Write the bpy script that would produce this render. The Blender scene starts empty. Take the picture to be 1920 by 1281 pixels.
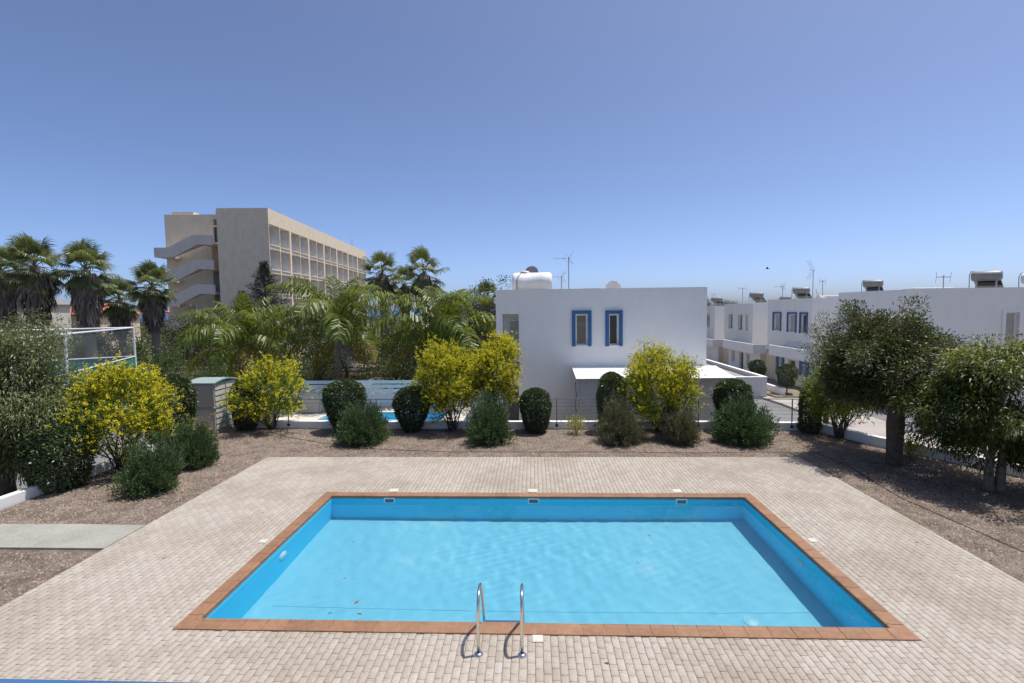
import bpy, math, random
import numpy as np
from mathutils import Vector, Matrix

scene = bpy.context.scene
col = scene.collection
R = math.radians

# ---------------------------------------------------------------- camera, sky, sun, exposure
cam_data = bpy.data.cameras.new('camera')
cam = bpy.data.objects.new('camera', cam_data)
col.objects.link(cam)
scene.camera = cam
cam_data.sensor_width = 36.0
cam_data.lens = 36.0 * 938.5 / 1920.0
cam_data.clip_start = 0.05
cam_data.clip_end = 60000
PITCH, YAW, ROLL = R(3.82), R(2.442), R(-0.725)
fwd = Vector((-math.sin(YAW) * math.cos(PITCH), math.cos(YAW) * math.cos(PITCH), -math.sin(PITCH)))
rgt = Vector((math.cos(YAW), math.sin(YAW), 0))
upv = rgt.cross(fwd)
rg2 = rgt * math.cos(ROLL) + upv * math.sin(ROLL)
up2 = -rgt * math.sin(ROLL) + upv * math.cos(ROLL)
mw = Matrix((rg2, up2, -fwd)).transposed().to_4x4()
mw.translation = Vector((0, 0, 4.366))
cam.matrix_world = mw

SUN_EL, SUN_AZ = 72.5, 70.0          # azimuth clockwise from +Y (towards +X)
world = bpy.data.worlds.new('World')
scene.world = world
world.use_nodes = True
wn = world.node_tree
sky = wn.nodes.new('ShaderNodeTexSky')
sky.sky_type = 'NISHITA'
sky.sun_disc = False
sky.sun_elevation = R(SUN_EL)
sky.sun_rotation = R(SUN_AZ)
sky.altitude = 0
sky.air_density = 0.42
sky.dust_density = 1.6
sky.ozone_density = 7.0
hsv = wn.nodes.new('ShaderNodeHueSaturation'); hsv.inputs['Saturation'].default_value = 0.96
wn.links.new(sky.outputs[0], hsv.inputs['Color'])
wn.links.new(hsv.outputs[0], wn.nodes['Background'].inputs[0])
wn.nodes['Background'].inputs[1].default_value = 0.128

sun_data = bpy.data.lights.new('sun', 'SUN')
sun = bpy.data.objects.new('sun', sun_data)
col.objects.link(sun)
sun_data.energy = 2.85
sun_data.angle = R(0.5)
sun_data.color = (1.0, 0.955, 0.89)
sd = Vector((math.cos(R(SUN_EL)) * math.sin(R(SUN_AZ)), math.cos(R(SUN_EL)) * math.cos(R(SUN_AZ)), math.sin(R(SUN_EL))))
sun.rotation_euler = sd.to_track_quat('Z', 'Y').to_euler()
sun.location = (0, 0, 40)
sun_data.cycles.is_caustics_light = True

vs = scene.view_settings
vs.view_transform = 'Standard'
vs.look = 'None'
vs.gamma = 1.0
vs.use_curve_mapping = False
vs.exposure = 0.76
scene.cycles.use_denoising = True
scene.cycles.max_bounces = 10
scene.cycles.transparent_max_bounces = 12

# ---------------------------------------------------------------- materials
def new_mat(name):
    m = bpy.data.materials.new(name)
    m.use_nodes = True
    return m, m.node_tree.nodes, m.node_tree.links, m.node_tree.nodes['Principled BSDF']

def c4(c): return (c[0], c[1], c[2], 1.0)

def solid(name, c, rough=0.6, metal=0.0, var=0.08, scale=3.0, bump=0.0, bscale=60.0, spec=0.5):
    """one base colour, uneven by a noise, with fine relief"""
    m, n, l, b = new_mat(name)
    tc = n.new('ShaderNodeTexCoord')
    nz = n.new('ShaderNodeTexNoise'); nz.inputs['Scale'].default_value = scale; nz.inputs['Detail'].default_value = 6
    l.new(tc.outputs['Object'], nz.inputs['Vector'])
    rp = n.new('ShaderNodeValToRGB')
    rp.color_ramp.elements[0].position = 0.3; rp.color_ramp.elements[1].position = 0.7
    rp.color_ramp.elements[0].color = c4([x * (1 - var) for x in c]); rp.color_ramp.elements[1].color = c4([min(1, x * (1 + var)) for x in c])
    l.new(nz.outputs[0], rp.inputs[0]); l.new(rp.outputs[0], b.inputs['Base Color'])
    b.inputs['Roughness'].default_value = rough; b.inputs['Metallic'].default_value = metal
    b.inputs['Specular IOR Level'].default_value = spec
    if bump:
        n2 = n.new('ShaderNodeTexNoise'); n2.inputs['Scale'].default_value = bscale; n2.inputs['Detail'].default_value = 5
        l.new(tc.outputs['Object'], n2.inputs['Vector'])
        bp = n.new('ShaderNodeBump'); bp.inputs['Strength'].default_value = bump; bp.inputs['Distance'].default_value = 0.02
        l.new(n2.outputs[0], bp.inputs['Height']); l.new(bp.outputs[0], b.inputs['Normal'])
    return m

def pieces(name, c1, c2, rough=0.8, stain=None, stain_scale=0.7, stain_amt=0.5, fine=18.0, bump=0.3):
    """tone per loose piece / object, a wide stain pattern and fine grain over it"""
    m, n, l, b = new_mat(name)
    ge = n.new('ShaderNodeNewGeometry'); oi = n.new('ShaderNodeObjectInfo')
    ad = n.new('ShaderNodeMath'); ad.operation = 'ADD'
    l.new(ge.outputs['Random Per Island'], ad.inputs[0]); l.new(oi.outputs['Random'], ad.inputs[1])
    fr = n.new('ShaderNodeMath'); fr.operation = 'FRACT'; l.new(ad.outputs[0], fr.inputs[0])
    rp = n.new('ShaderNodeValToRGB'); rp.color_ramp.elements[0].color = c4(c1); rp.color_ramp.elements[1].color = c4(c2)
    l.new(fr.outputs[0], rp.inputs[0])
    cur = rp.outputs[0]
    if stain:
        nz = n.new('ShaderNodeTexNoise'); nz.inputs['Scale'].default_value = stain_scale; nz.inputs['Detail'].default_value = 8; nz.inputs['Roughness'].default_value = 0.65
        l.new(ge.outputs['Position'], nz.inputs['Vector'])
        r2 = n.new('ShaderNodeValToRGB'); r2.color_ramp.elements[0].position = 0.46; r2.color_ramp.elements[1].position = 0.72
        r2.color_ramp.elements[0].color = (0, 0, 0, 1); r2.color_ramp.elements[1].color = (stain_amt,) * 3 + (1,)
        l.new(nz.outputs[0], r2.inputs[0])
        mx = n.new('ShaderNodeMix'); mx.data_type = 'RGBA'; mx.inputs[7].default_value = c4(stain)
        l.new(r2.outputs[0], mx.inputs[0]); l.new(cur, mx.inputs[6]); cur = mx.outputs[2]
    n3 = n.new('ShaderNodeTexNoise'); n3.inputs['Scale'].default_value = fine; n3.inputs['Detail'].default_value = 6
    l.new(ge.outputs['Position'], n3.inputs['Vector'])
    r3 = n.new('ShaderNodeValToRGB'); r3.color_ramp.elements[0].position = 0.3; r3.color_ramp.elements[1].position = 0.75
    r3.color_ramp.elements[0].color = (0.82, 0.82, 0.82, 1); r3.color_ramp.elements[1].color = (1.08, 1.08, 1.08, 1)
    l.new(n3.outputs[0], r3.inputs[0])
    m2 = n.new('ShaderNodeMix'); m2.data_type = 'RGBA'; m2.blend_type = 'MULTIPLY'; m2.inputs[0].default_value = 1
    l.new(cur, m2.inputs[6]); l.new(r3.outputs[0], m2.inputs[7])
    l.new(m2.outputs[2], b.inputs['Base Color'])
    b.inputs['Roughness'].default_value = rough
    if bump:
        bp = n.new('ShaderNodeBump'); bp.inputs['Strength'].default_value = bump; bp.inputs['Distance'].default_value = 0.004
        l.new(n3.outputs[0], bp.inputs['Height']); l.new(bp.outputs[0], b.inputs['Normal'])
    return m

def leaf(name, c1, c2, trans=0.25, rough=0.45, tcol=None, spec=0.5, patch=0.25):
    """leaf colour per loose leaf, uneven over the plant; part of the light passes through"""
    m, n, l, b = new_mat(name)
    ge = n.new('ShaderNodeNewGeometry'); oi = n.new('ShaderNodeObjectInfo'); tc = n.new('ShaderNodeTexCoord')
    nz = n.new('ShaderNodeTexNoise'); nz.inputs['Scale'].default_value = 2.2; nz.inputs['Detail'].default_value = 3
    l.new(tc.outputs['Object'], nz.inputs['Vector'])
    a1 = n.new('ShaderNodeMath'); a1.operation = 'MULTIPLY_ADD'; a1.inputs[1].default_value = patch * 3.0; a1.inputs[2].default_value = -patch * 1.5
    l.new(nz.outputs[0], a1.inputs[0])
    a2 = n.new('ShaderNodeMath'); a2.operation = 'ADD'; l.new(ge.outputs['Random Per Island'], a2.inputs[0]); l.new(a1.outputs[0], a2.inputs[1])
    a3 = n.new('ShaderNodeMath'); a3.operation = 'MULTIPLY_ADD'; a3.inputs[1].default_value = 0.4; a3.inputs[2].default_value = -0.2
    l.new(oi.outputs['Random'], a3.inputs[0])
    a4 = n.new('ShaderNodeMath'); a4.operation = 'ADD'; l.new(a2.outputs[0], a4.inputs[0]); l.new(a3.outputs[0], a4.inputs[1])
    rp = n.new('ShaderNodeValToRGB'); rp.color_ramp.elements[0].color = c4(c1); rp.color_ramp.elements[1].color = c4(c2)
    l.new(a4.outputs[0], rp.inputs[0])
    l.new(rp.outputs[0], b.inputs['Base Color']); b.inputs['Roughness'].default_value = rough; b.inputs['Specular IOR Level'].default_value = spec
    tr = n.new('ShaderNodeBsdfTranslucent')
    hs = n.new('ShaderNodeMix'); hs.data_type = 'RGBA'; hs.inputs[0].default_value = 0.5
    hs.inputs[7].default_value = c4(tcol or [min(1, c2[0] * 1.5), min(1, c2[1] * 1.6), c2[2] * 0.7])
    l.new(rp.outputs[0], hs.inputs[6]); l.new(hs.outputs[2], tr.inputs['Color'])
    mx = n.new('ShaderNodeMixShader'); mx.inputs[0].default_value = trans
    l.new(b.outputs[0], mx.inputs[1]); l.new(tr.outputs[0], mx.inputs[2])
    l.new(mx.outputs[0], n['Material Output'].inputs[0])
    return m

def plaster(name, c, streak=0.12):
    """painted render: faint blotches, dust streaks that run down, fine grain"""
    m, n, l, b = new_mat(name)
    tc = n.new('ShaderNodeTexCoord')
    mp = n.new('ShaderNodeMapping'); mp.inputs['Scale'].default_value = (1.1, 1.1, 0.55); l.new(tc.outputs['Object'], mp.inputs[0])
    nz = n.new('ShaderNodeTexNoise'); nz.inputs['Scale'].default_value = 1.5; nz.inputs['Detail'].default_value = 7; nz.inputs['Roughness'].default_value = 0.6
    l.new(mp.outputs[0], nz.inputs[0])
    rp = n.new('ShaderNodeValToRGB'); rp.color_ramp.elements[0].position = 0.32; rp.color_ramp.elements[1].position = 0.62
    rp.color_ramp.elements[0].color = c4([c[0] * (1 - streak), c[1] * (1 - streak * 1.05), c[2] * (1 - streak * 1.25)]); rp.color_ramp.elements[1].color = c4(c)
    l.new(nz.outputs[0], rp.inputs[0]); l.new(rp.outputs[0], b.inputs['Base Color'])
    b.inputs['Roughness'].default_value = 0.85; b.inputs['Specular IOR Level'].default_value = 0.25
    n2 = n.new('ShaderNodeTexNoise'); n2.inputs['Scale'].default_value = 45; n2.inputs['Detail'].default_value = 4; l.new(tc.outputs['Object'], n2.inputs[0])
    bp = n.new('ShaderNodeBump'); bp.inputs['Strength'].default_value = 0.12; bp.inputs['Distance'].default_value = 0.01
    l.new(n2.outputs[0], bp.inputs['Height']); l.new(bp.outputs[0], b.inputs['Normal'])
    return m

def ground_mat(name, cols, scale, fine_scale, rough=0.95, bump=0.6, dist=0.03):
    """cols: three tones by noise"""
    m, n, l, b = new_mat(name)
    ge = n.new('ShaderNodeNewGeometry')
    n1 = n.new('ShaderNodeTexNoise'); n1.inputs['Scale'].default_value = scale; n1.inputs['Detail'].default_value = 8; n1.inputs['Roughness'].default_value = 0.6
    l.new(ge.outputs['Position'], n1.inputs[0])
    n2 = n.new('ShaderNodeTexNoise'); n2.inputs['Scale'].default_value = fine_scale; n2.inputs['Detail'].default_value = 4; n2.inputs['Roughness'].default_value = 0.7
    l.new(ge.outputs['Position'], n2.inputs[0])
    av = n.new('ShaderNodeMath'); av.operation = 'MULTIPLY_ADD'; av.inputs[1].default_value = 0.5
    hf = n.new('ShaderNodeMath'); hf.operation = 'MULTIPLY'; hf.inputs[1].default_value = 0.5
    l.new(n2.outputs[0], hf.inputs[0]); l.new(n1.outputs[0], av.inputs[0]); l.new(hf.outputs[0], av.inputs[2])
    rp = n.new('ShaderNodeValToRGB')
    rp.color_ramp.elements[0].position = 0.34; rp.color_ramp.elements[1].position = 0.66
    rp.color_ramp.elements[0].color = c4(cols[0]); rp.color_ramp.elements[1].color = c4(cols[2])
    e = rp.color_ramp.elements.new(0.5); e.color = c4(cols[1])
    l.new(av.outputs[0], rp.inputs[0]); l.new(rp.outputs[0], b.inputs['Base Color']); b.inputs['Roughness'].default_value = rough
    b.inputs['Specular IOR Level'].default_value = 0.3
    bp = n.new('ShaderNodeBump'); bp.inputs['Strength'].default_value = bump; bp.inputs['Distance'].default_value = dist
    l.new(n2.outputs[0], bp.inputs['Height']); l.new(bp.outputs[0], b.inputs['Normal'])
    return m

M = {}
M['white'] = plaster('white_render', (0.85, 0.835, 0.80), 0.045)
M['cream'] = plaster('cream_render', (0.74, 0.62, 0.47), 0.1)
M['hotel'] = plaster('sand_render', (0.76, 0.65, 0.50), 0.13)
M['hotel_stair'] = plaster('pale_concrete', (0.62, 0.58, 0.54), 0.12)
M['hotel_room'] = solid('bare_room_wall', (0.66, 0.67, 0.68), 0.9, var=0.2, scale=0.8)
M['ochre'] = plaster('ochre_render', (0.55, 0.40, 0.22), 0.15)
M['blue'] = solid('blue_paint', (0.04, 0.125, 0.29), 0.5, var=0.1)
M['white_metal'] = solid('white_lacquer', (0.78, 0.79, 0.80), 0.35, var=0.03)
M['grey_metal'] = solid('grey_steel', (0.16, 0.17, 0.18), 0.45, metal=0.3, var=0.15)
M['dark_metal'] = solid('dark_steel', (0.035, 0.035, 0.04), 0.5, metal=0.2)
M['galv'] = solid('galvanised_steel', (0.45, 0.46, 0.47), 0.42, metal=0.75, var=0.15, scale=6)
M['steel'] = solid('polished_steel', (0.72, 0.70, 0.67), 0.12, metal=1.0, var=0.03)
M['door_grey'] = solid('grey_door_paint', (0.15, 0.16, 0.17), 0.5)
M['brown_wood'] = solid('brown_wood', (0.13, 0.055, 0.03), 0.5, var=0.25, scale=9)
M['concrete'] = ground_mat('concrete', [(0.23, 0.22, 0.19), (0.31, 0.30, 0.26), (0.37, 0.36, 0.315)], 1.4, 25, bump=0.25, dist=0.01)
M['roof_concrete'] = ground_mat('roof_screed', [(0.22, 0.20, 0.17), (0.32, 0.29, 0.25), (0.40, 0.37, 0.32)], 0.9, 20, bump=0.2, dist=0.01)
M['asphalt'] = ground_mat('pale_asphalt', [(0.135, 0.135, 0.135), (0.175, 0.175, 0.173), (0.215, 0.21, 0.205)], 0.5, 40, bump=0.3, dist=0.01)
M['sidewalk'] = ground_mat('pink_paving', [(0.30, 0.265, 0.235), (0.37, 0.33, 0.295), (0.43, 0.39, 0.35)], 0.8, 12, bump=0.2, dist=0.01)
M['terrace'] = ground_mat('pale_paving', [(0.48, 0.44, 0.37), (0.57, 0.53, 0.46), (0.63, 0.60, 0.53)], 0.8, 12, bump=0.2, dist=0.01)
M['earth'] = ground_mat('dry_earth', [(0.10, 0.09, 0.05), (0.20, 0.16, 0.10), (0.30, 0.26, 0.19)], 0.15, 3, bump=0.6, dist=0.05)
M['gravel'] = ground_mat('gravel_bed', [(0.065, 0.046, 0.034), (0.18, 0.138, 0.108), (0.34, 0.28, 0.23)], 2.2, 38, bump=1.0, dist=0.03)
M['sand'] = solid('joint_sand', (0.17, 0.138, 0.108), 0.95, var=0.25, scale=4)
M['paver'] = pieces('concrete_paver', (0.375, 0.325, 0.27), (0.445, 0.395, 0.335), 0.85, stain=(0.26, 0.20, 0.145), stain_scale=0.55, stain_amt=0.72, fine=26, bump=0.35)
M['coping'] = pieces('terracotta_coping', (0.25, 0.128, 0.064), (0.315, 0.168, 0.090), 0.65, stain=(0.19, 0.095, 0.05), stain_scale=1.6, stain_amt=0.6, fine=14, bump=0.15)
M['grout'] = solid('grey_grout', (0.30, 0.29, 0.28), 0.9, var=0.2, scale=8)
M['chips'] = pieces('stone_chip', (0.07, 0.048, 0.035), (0.36, 0.285, 0.225), 0.9, fine=60, bump=0)
M['lid'] = solid('cream_plastic', (0.56, 0.53, 0.46), 0.5, var=0.06, scale=10)
M['white_plastic'] = solid('white_plastic', (0.78, 0.78, 0.77), 0.35, var=0.03)
M['tank_metal'] = solid('tank_sheet', (0.24, 0.24, 0.23), 0.5, metal=0.15, var=0.12, scale=4)
M['dish_grey'] = solid('dish_grey', (0.22, 0.22, 0.22), 0.6, var=0.1)
M['orange_tile'] = solid('orange_roof_tile', (0.50, 0.18, 0.08), 0.8, var=0.15, scale=4)
M['shed_grey'] = solid('taupe_plastic', (0.40, 0.37, 0.33), 0.6, var=0.05, scale=4)
M['shed_beige'] = solid('beige_plastic', (0.50, 0.48, 0.41), 0.6, var=0.05, scale=4)
M['shed_roof'] = solid('sage_plastic', (0.27, 0.34, 0.32), 0.5, var=0.06, scale=4)
M['slat_white'] = solid('white_board', (0.82, 0.88, 0.89), 0.5, var=0.06, scale=2)
M['teal'] = solid('teal_sheet', (0.03, 0.22, 0.20), 0.7)
M['black'] = solid('black_rubber', (0.015, 0.015, 0.015), 0.7)
M['curtain'] = solid('curtain_cloth', (0.45, 0.43, 0.40), 0.9, var=0.1)
M['purple'] = solid('plum_cloth', (0.14, 0.03, 0.12), 0.9)
M['bark'] = solid('grey_bark', (0.19, 0.155, 0.125), 0.95, var=0.35, scale=7, bump=0.9, bscale=22)
M['bark_dark'] = solid('dark_bark', (0.095, 0.072, 0.058), 0.95, var=0.3, scale=7, bump=0.8, bscale=22)
M['skirt'] = leaf('dead_frond', (0.10, 0.08, 0.065), (0.31, 0.255, 0.21), 0.1, 0.85, tcol=(0.3, 0.22, 0.15), spec=0.1)

def glass(name, c=(0.05, 0.055, 0.06)):
    m, n, l, b = new_mat(name)
    b.inputs['Base Color'].default_value = c4(c); b.inputs['Roughness'].default_value = 0.06; b.inputs['Specular IOR Level'].default_value = 0.8
    nz = n.new('ShaderNodeTexNoise'); nz.inputs['Scale'].default_value = 1.3
    bp = n.new('ShaderNodeBump'); bp.inputs['Strength'].default_value = 0.03; l.new(nz.outputs[0], bp.inputs['Height']); l.new(bp.outputs[0], b.inputs['Normal'])
    return m
M['glass'] = glass('window_glass')
M['glass_warm'] = glass('window_glass_blind', (0.19, 0.165, 0.13))
M['solar'] = glass('collector_glass', (0.03, 0.035, 0.05))

def net_mat():
    m, n, l, b = new_mat('fine_netting')
    b.inputs['Base Color'].default_value = (0.25, 0.27, 0.28, 1); b.inputs['Roughness'].default_value = 0.9
    tr = n.new('ShaderNodeBsdfTransparent'); mx = n.new('ShaderNodeMixShader'); mx.inputs[0].default_value = 0.13
    l.new(tr.outputs[0], mx.inputs[1]); l.new(b.outputs[0], mx.inputs[2]); l.new(mx.outputs[0], n['Material Output'].inputs[0])
    return m
M['net'] = net_mat()

def pool_paint(name, c1, c2, c3):
    m, n, l, b = new_mat(name)
    ge = n.new('ShaderNodeNewGeometry')
    nz = n.new('ShaderNodeTexNoise'); nz.inputs['Scale'].default_value = 0.55; nz.inputs['Detail'].default_value = 5; nz.inputs['Roughness'].default_value = 0.55
    l.new(ge.outputs['Position'], nz.inputs[0])
    rp = n.new('ShaderNodeValToRGB'); rp.color_ramp.elements[0].position = 0.40; rp.color_ramp.elements[1].position = 0.74
    rp.color_ramp.elements[0].color = c4(c1); rp.color_ramp.elements[1].color = c4(c3)
    e = rp.color_ramp.elements.new(0.60); e.color = c4(c2)
    l.new(nz.outputs[0], rp.inputs[0]); l.new(rp.outputs[0], b.inputs['Base Color']); b.inputs['Roughness'].default_value = 0.7
    return m
M['pool'] = pool_paint('pool_paint', (0.07, 0.66, 0.90), (0.08, 0.68, 0.91), (0.12, 0.70, 0.91))  # deeper blue than the floor: shaded wall tint put into the colour
M['drain'] = solid('pale_blue_plastic', (0.33, 0.60, 0.67), 0.5, var=.1)  # pale blue plastic of the floor drain and the right wall fitting
M['pool_floor'] = pool_paint('sunlit_worn_pool_paint', (0.175, 0.50, 0.60), (0.20, 0.53, 0.625), (0.44, 0.64, 0.62))  # lighter than the walls: sunlight put into the colour; whitish patches are wear

def water_mat():
    m, n, l, b = new_mat('pool_water')
    n.remove(b)
    g = n.new('ShaderNodeBsdfGlass'); g.inputs['IOR'].default_value = 1.33; g.inputs['Roughness'].default_value = 0.0
    g.inputs['Color'].default_value = (0.93, 0.985, 1.0, 1)
    l.new(g.outputs[0], n['Material Output'].inputs[0])
    return m
M['water'] = water_mat()

def sea_mat():
    m, n, l, b = new_mat('sea_water')
    b.inputs['Base Color'].default_value = (0.012, 0.06, 0.17, 1); b.inputs['Roughness'].default_value = 0.35
    nz = n.new('ShaderNodeTexNoise'); nz.inputs['Scale'].default_value = 0.02; nz.inputs['Detail'].default_value = 6
    ge = n.new('ShaderNodeNewGeometry'); l.new(ge.outputs['Position'], nz.inputs[0])
    bp = n.new('ShaderNodeBump'); bp.inputs['Strength'].default_value = 0.4; l.new(nz.outputs[0], bp.inputs['Height']); l.new(bp.outputs[0], b.inputs['Normal'])
    return m
M['sea'] = sea_mat()

M['l_topiary'] = leaf('clipped_leaf', (0.018, 0.038, 0.012), (0.10, 0.135, 0.045), 0.15, 0.36)
M['l_juniper'] = leaf('juniper_needle', (0.024, 0.052, 0.020), (0.125, 0.185, 0.070), 0.12, 0.6, spec=0.3)
M['l_juniper_dry'] = leaf('dry_juniper_needle', (0.042, 0.070, 0.028), (0.20, 0.175, 0.095), 0.15, 0.7, patch=0.5)
M['l_shrub'] = leaf('shrub_leaf', (0.045, 0.085, 0.010), (0.19, 0.24, 0.028), 0.3, 0.5)
M['blossom'] = leaf('yellow_blossom', (0.46, 0.40, 0.008), (0.86, 0.77, 0.03), 0.35, 0.7, tcol=(0.9, 0.8, 0.03), patch=0.2)
M['blossom_pale'] = leaf('lime_blossom', (0.16, 0.17, 0.015), (0.48, 0.42, 0.03), 0.3, 0.7, tcol=(0.6, 0.55, 0.05))
M['l_bottle'] = leaf('greygreen_leaf', (0.026, 0.040, 0.014), (0.125, 0.14, 0.052), 0.25, 0.45, patch=0.5, spec=0.4)
M['l_red'] = leaf('reddish_leaf', (0.07, 0.035, 0.025), (0.17, 0.085, 0.06), 0.2, 0.5)
M['l_fern'] = leaf('drooping_leaf', (0.024, 0.046, 0.008), (0.135, 0.165, 0.024), 0.3, 0.45, patch=0.5, spec=.4)
M['l_fern_tip'] = leaf('fresh_leaf', (0.12, 0.16, 0.012), (0.32, 0.30, 0.03), 0.35, 0.5)
M['l_pepper'] = leaf('olive_leaf', (0.045, 0.070, 0.020), (0.19, 0.21, 0.075), 0.25, 0.45)
M['l_dark'] = leaf('dark_leaf', (0.018, 0.032, 0.012), (0.085, 0.105, 0.04), 0.2, 0.5)
M['l_mid'] = leaf('mid_leaf', (0.030, 0.055, 0.015), (0.11, 0.15, 0.04), 0.25, 0.5)
M['l_blue'] = leaf('bluegrey_needle', (0.035, 0.055, 0.042), (0.12, 0.15, 0.115), 0.15, 0.6)
M['l_conifer'] = leaf('conifer_needle', (0.010, 0.020, 0.013), (0.045, 0.060, 0.035), 0.1, 0.7)
M['l_queen'] = leaf('feather_leaf', (0.040, 0.075, 0.008), (0.18, 0.215, 0.035), 0.36, 0.42, tcol=(0.42, 0.44, 0.02), patch=0.4)
M['l_queen_old'] = leaf('old_feather_leaf', (0.13, 0.13, 0.015), (0.30, 0.23, 0.04), 0.35, 0.5)
M['l_fan'] = leaf('fan_leaf', (0.040, 0.062, 0.020), (0.21, 0.23, 0.10), 0.3, 0.4, patch=0.35)
M['l_varieg'] = leaf('variegated_leaf', (0.16, 0.17, 0.03), (0.50, 0.45, 0.14), 0.3, 0.5)
M['petiole'] = solid('palm_stalk', (0.16, 0.16, 0.06), 0.5, var=0.2)
M['straw'] = leaf('dry_grass_blade', (0.20, 0.15, 0.07), (0.42, 0.33, 0.18), 0.3, 0.8)
M['dead_leaf'] = solid('dead_leaf', (0.16, 0.08, 0.035), 0.8, var=0.3)

# ---------------------------------------------------------------- mesh helpers
def tag(o, label=None, cat=None, group=None, kind=None):
    if label: o['label'] = label
    if cat: o['category'] = cat
    if group: o['group'] = group
    if kind: o['kind'] = kind
    return o

def thing(name, label, cat, loc=(0, 0, 0), rz=0.0, group=None, s=1.0):
    o = bpy.data.objects.new(name, None)
    o.empty_display_size = 0.2
    col.objects.link(o)
    o.location = loc; o.rotation_euler = (0, 0, rz); o.scale = (s, s, s)
    return tag(o, label, cat, group)

def link_mesh(name, me, parent=None, loc=(0, 0, 0), rot=(0, 0, 0), s=(1, 1, 1)):
    o = bpy.data.objects.new(name, me)
    col.objects.link(o)
    o.parent = parent
    o.location = loc; o.rotation_euler = rot; o.scale = s
    return o

def copy_tree(o, parent=None):
    c = o.copy(); col.objects.link(c); c.parent = parent
    for ch in list(o.children): copy_tree(ch, c)
    return c

class MB:
    def __init__(self):
        self.v = []; self.f = []
    def add(self, vs, fs):
        b = len(self.v); self.v.extend([tuple(p) for p in vs]); self.f.extend([tuple(i + b for i in f) for f in fs]); return self
    def box(self, x0, y0, z0, x1, y1, z1):
        return self.add([(x0, y0, z0), (x1, y0, z0), (x1, y1, z0), (x0, y1, z0), (x0, y0, z1), (x1, y0, z1), (x1, y1, z1), (x0, y1, z1)],
                        [(3, 2, 1, 0), (4, 5, 6, 7), (0, 1, 5, 4), (1, 2, 6, 5), (2, 3, 7, 6), (3, 0, 4, 7)])
    def obox(self, fr, u0, u1, v0, v1, n0, n1):
        """box in a frame fr = (origin, eu, ev, en)"""
        O, a, b, c = fr
        P = lambda u, v, n: tuple(O[i] + a[i] * u + b[i] * v + c[i] * n for i in range(3))
        return self.add([P(u0, v0, n0), P(u1, v0, n0), P(u1, v0, n1), P(u0, v0, n1), P(u0, v1, n0), P(u1, v1, n0), P(u1, v1, n1), P(u0, v1, n1)],
                        [(3, 2, 1, 0), (4, 5, 6, 7), (0, 1, 5, 4), (1, 2, 6, 5), (2, 3, 7, 6), (3, 0, 4, 7)])
    def quad(self, *p):
        return self.add(p, [tuple(range(len(p)))])
    def prism(self, poly, z0, z1):
        n = len(poly)
        return self.add([(x, y, z0) for x, y in poly] + [(x, y, z1) for x, y in poly],
                        [tuple(range(n - 1, -1, -1)), tuple(range(n, 2 * n))] + [(i, (i + 1) % n, (i + 1) % n + n, i + n) for i in range(n)])
    def tube(self, pts, rad, sides=8, cap=True):
        pts = [Vector(p) for p in pts]
        if not isinstance(rad, (list, tuple, np.ndarray)): rad = [rad] * len(pts)
        base = len(self.v); ref = None
        for i, p in enumerate(pts):
            t = (pts[min(i + 1, len(pts) - 1)] - pts[max(i - 1, 0)]).normalized()
            if ref is None: ref = t.orthogonal().normalized()
            ref = (ref - t * ref.dot(t))
            if ref.length < 1e-6: ref = t.orthogonal()
            ref.normalize(); o = t.cross(ref)
            for k in range(sides):
                a = 2 * math.pi * k / sides
                q = p + (ref * math.cos(a) + o * math.sin(a)) * rad[i]
                self.v.append((q.x, q.y, q.z))
        for i in range(len(pts) - 1):
            for k in range(sides):
                a = base + i * sides + k; b = base + i * sides + (k + 1) % sides
                self.f.append((a, b, b + sides, a + sides))
        if cap:
            self.f.append(tuple(base + k for k in range(sides - 1, -1, -1)))
            self.f.append(tuple(base + (len(pts) - 1) * sides + k for k in range(sides)))
        return self
    def lathe(self, prof, n=24, c=(0, 0, 0)):
        """prof: list of (r, z)"""
        base = len(self.v)
        for r, z in prof:
            for k in range(n):
                a = 2 * math.pi * k / n
                self.v.append((c[0] + r * math.cos(a), c[1] + r * math.sin(a), c[2] + z))
        for i in range(len(prof) - 1):
            for k in range(n):
                a = base + i * n + k; b = base + i * n + (k + 1) % n
                self.f.append((a, b, b + n, a + n))
        return self
    def holes(self, fr, U, V, hs, t):
        """wall face with rectangular holes (u0,u1,v0,v1) and reveals of depth t"""
        O, a, b, c = fr
        P = lambda u, v, n: tuple(O[i] + a[i] * u + b[i] * v + c[i] * n for i in range(3))
        us = sorted(set([U[0], U[1]] + [h[0] for h in hs] + [h[1] for h in hs]))
        vs = sorted(set([V[0], V[1]] + [h[2] for h in hs] + [h[3] for h in hs]))
        for i in range(len(us) - 1):
            for j in range(len(vs) - 1):
                mu, mv = (us[i] + us[i + 1]) / 2, (vs[j] + vs[j + 1]) / 2
                if any(h[0] < mu < h[1] and h[2] < mv < h[3] for h in hs): continue
                self.quad(P(us[i], vs[j], 0), P(us[i + 1], vs[j], 0), P(us[i + 1], vs[j + 1], 0), P(us[i], vs[j + 1], 0))
        for u0, u1, v0, v1 in hs:
            self.quad(P(u0, v0, 0), P(u1, v0, 0), P(u1, v0, t), P(u0, v0, t)); self.quad(P(u0, v1, 0), P(u0, v1, t), P(u1, v1, t), P(u1, v1, 0))
            self.quad(P(u0, v0, 0), P(u0, v0, t), P(u0, v1, t), P(u0, v1, 0)); self.quad(P(u1, v0, 0), P(u1, v1, 0), P(u1, v1, t), P(u1, v0, t))
        return self
    def mesh(self, name, mat, smooth=False):
        me = bpy.data.meshes.new(name); me.from_pydata(self.v, [], self.f)
        me.materials.append(mat if not isinstance(mat, str) else M[mat])
        if smooth: me.polygons.foreach_set('use_smooth', [True] * len(me.polygons))
        me.update()
        return me
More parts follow.
